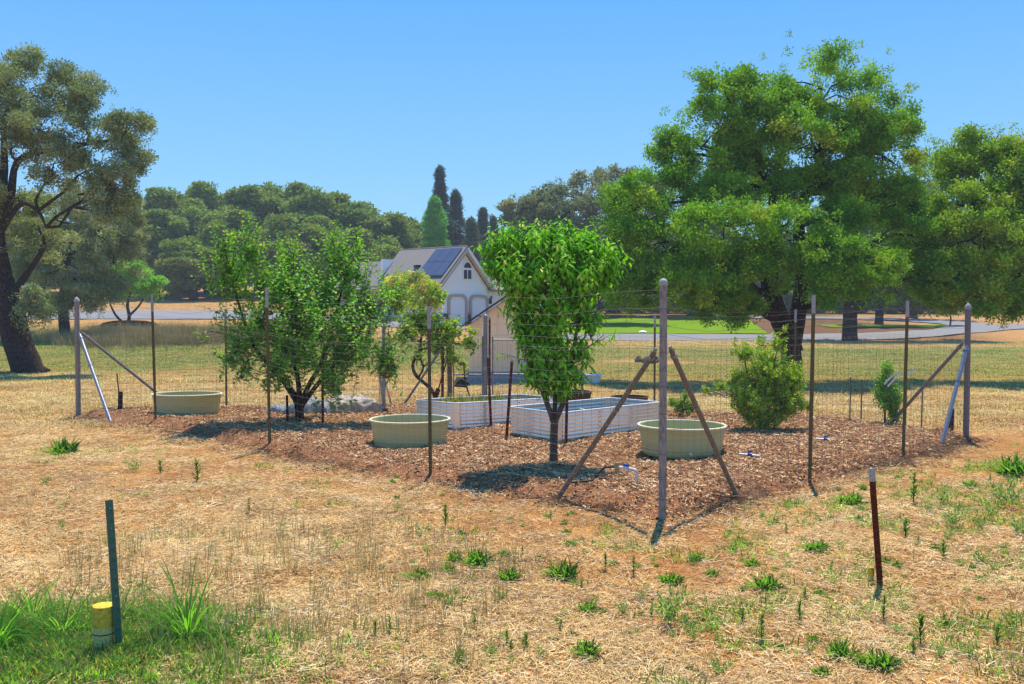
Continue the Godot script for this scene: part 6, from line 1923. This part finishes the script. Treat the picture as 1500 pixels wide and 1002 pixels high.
	cc = [[], []]
	for i in 7000:
		var d := R.randf_range(4.5, 15.0)
		var x := R.randf_range(-0.62, 0.62) * d
		if bed_sd(x, d) > -0.1: continue
		var thick := exp(-pow((x + 1.1) / 1.1, 2) - pow((d - 6.2) / 1.5, 2))
		thick = maxf(thick, 0.55 * exp(-pow((x + 2.4) / 1.3, 2) - pow((d - 7.0) / 1.5, 2)))
		if R.randf() > 0.07 + 0.75 * thick * (0.4 + nz.get_noise_2d(x * 2, d * 2) + 0.4): continue
		var v := i % 2
		var k := R.randf_range(0.5, 1.1) * (1.0 if thick > 0.25 else 0.6)
		xf[v].append(Transform3D(Basis.from_euler(Vector3(0, R.randf() * TAU, 0)).scaled(Vector3.ONE * k), P(x, d)))
		cc[v].append(col_near(Color(0.72, 0.53, 0.22), Color(0.52, 0.36, 0.14)) if R.randf() < 0.62 else col_near(Color(0.40, 0.42, 0.14), Color(0.28, 0.33, 0.10)))
	for v in 2: tag(copies("dry_grass", st[v], xf[v], cc[v]), "standing dry grass stems, thickest in the left foreground", "dry grass")
	# low green cover: bottom left, right side patches
	var gm := blades(851, 26, 0.09, 0.03, 0.10, 0.007, 1.3, M.blade, 0.3)
	xf = []
	cc = []
	for i in 14000:
		var d := R.randf_range(4.5, 14.0)
		var x := R.randf_range(-0.62, 0.62) * d
		if bed_sd(x, d) > -0.15: continue
		var f := 0.95 * exp(-pow((x + 2.5) / 0.85, 4) - pow((d - 5.2) / 0.72, 4))
		f = maxf(f, 0.55 * exp(-pow((x + 1.3) / 0.5, 2) - pow((d - 4.9) / 0.4, 2)))
		f = maxf(f, 0.5 * exp(-pow((x - 2.0) / 0.8, 2) - pow((d - 5.95) / 0.2, 2)))
		f = maxf(f, 0.45 * exp(-pow((x - 2.6) / 0.5, 2) - pow((d - 5.5) / 0.25, 2)))
		f = maxf(f, 0.6 * exp(-pow((x - 3.0) / 0.5, 2) - pow((d - 8.7) / 0.5, 2)))
		f = maxf(f, 0.5 * exp(-pow((x - 4.6) / 0.8, 2) - pow((d - 9.2) / 1.2, 2)))
		f = maxf(f, 0.95 * exp(-pow((x - 6.1) / 0.6, 2) - pow((d - 11.3) / 0.5, 2)))
		f = maxf(f, 0.3 * exp(-pow((x + 5.8) / 1.0, 2) - pow((d - 12.5) / 0.6, 2)))
		var patch := nz.get_noise_2d(x * 1.3 + 55, d * 1.3)
		if x > 0.2: f = maxf(f, 0.5 * smoothstep(0.0, 0.45, patch) * smoothstep(0.2, 1.2, x) * smoothstep(8.5, 7.0, d - maxf(0.0, x - 2.0)))
		else: f = maxf(f, 0.10 * smoothstep(0.2, 0.5, patch))
		f *= 0.55 + 0.9 * (nz.get_noise_2d(x * 3.0 + 7, d * 3.0) * 0.5 + 0.5)
		if R.randf() > f: continue
		xf.append(Transform3D(Basis.from_euler(Vector3(0, R.randf() * TAU, 0)).scaled(Vector3.ONE * R.randf_range(0.6, 1.2)), P(x, d)))
		cc.append(col_near(Color(0.14, 0.34, 0.05), Color(0.30, 0.46, 0.12)))
	for q in 1700:   # extra depth in the bottom left patch
		var x := -2.55 + R.randfn(0, 0.5)
		var d := 5.15 + R.randfn(0, 0.38)
		xf.append(Transform3D(Basis.from_euler(Vector3(0, R.randf() * TAU, 0)).scaled(Vector3.ONE * R.randf_range(0.7, 1.5)), P(x, d)))
		cc.append(col_near(Color(0.13, 0.35, 0.055), Color(0.30, 0.48, 0.13)) if R.randf() < 0.85 else col_near(Color(0.5, 0.38, 0.2), Color(0.4, 0.3, 0.15)))
	tag(copies("green_grass", gm, xf, cc), "low green grass in the bottom left corner and in patches at right", "grass")
	# pasture farther off: short tufts coloured like the ground under them
	var pm := [blades(861, 30, 0.24, 0.03, 0.09, 0.012, 1.5, M.straw, 0.25), blades(862, 26, 0.26, 0.03, 0.08, 0.013, 1.6, M.straw, 0.25)]
	xf = [[], []]
	cc = [[], []]
	for i in 38000:
		var d := R.randf_range(15.0, 61.0) if i < 30000 else R.randf_range(61.0, 98.0)
		var x := R.randf_range(-0.62, 0.62) * d
		if bed_sd(x, d) > 0.0: continue
		if Vector2(x, d).distance_to(Vector2(5.4, 35.8)) < 2.3 * R.randf_range(0.7, 1.0): continue
		if Rect2(-1.3, -27.8, 2.6, 2.7).has_point(Vector2(x, -d)): continue
		if d > 60.0 and (absf(d - 67.8) < 4.6 or x > -4.0 and (x < 24.0 or d < 68.0) and d < 93.0 or x > 30.0 and d < 90.0): continue
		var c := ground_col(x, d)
		var k := R.randf_range(0.7, 1.2)
		var v := i % 2
		xf[v].append(Transform3D(Basis.from_euler(Vector3(0, R.randf() * TAU, 0)).scaled(Vector3.ONE * R.randf_range(0.7, 1.4) * (1.0 if d < 40 else 1.3)), P(x, d)))
		var tint := Color(0.50, 0.36, 0.17) if R.randf() < 0.25 else c
		cc[v].append(Color(tint.r * k * 1.25, tint.g * k * 1.4, tint.b * k * 1.1))
	for v in 2: tag(copies("pasture_grass", pm[v], xf[v], cc[v]), "short dry and green grass of the pasture behind the fence", "grass")
	# tall tan grass on the left beyond the fence
	var tm := blades(871, 30, 0.3, 0.3, 0.75, 0.012, 0.45, M.straw, 0.25)
	xf = []
	cc = []
	for i in 1500:
		var x := -17.5 + R.randfn(0, 2.6)
		var d := 47.0 + R.randfn(0, 2.2)
		xf.append(Transform3D(Basis.from_euler(Vector3(0, R.randf() * TAU, 0)).scaled(Vector3.ONE * R.randf_range(0.7, 1.3)), P(x, d)))
		cc.append(col_near(Color(0.44, 0.33, 0.14), Color(0.30, 0.26, 0.10)))
	tag(copies("tall_grass", tm, xf, cc), "tall tan grass strip on the left between pasture and road", "grass")
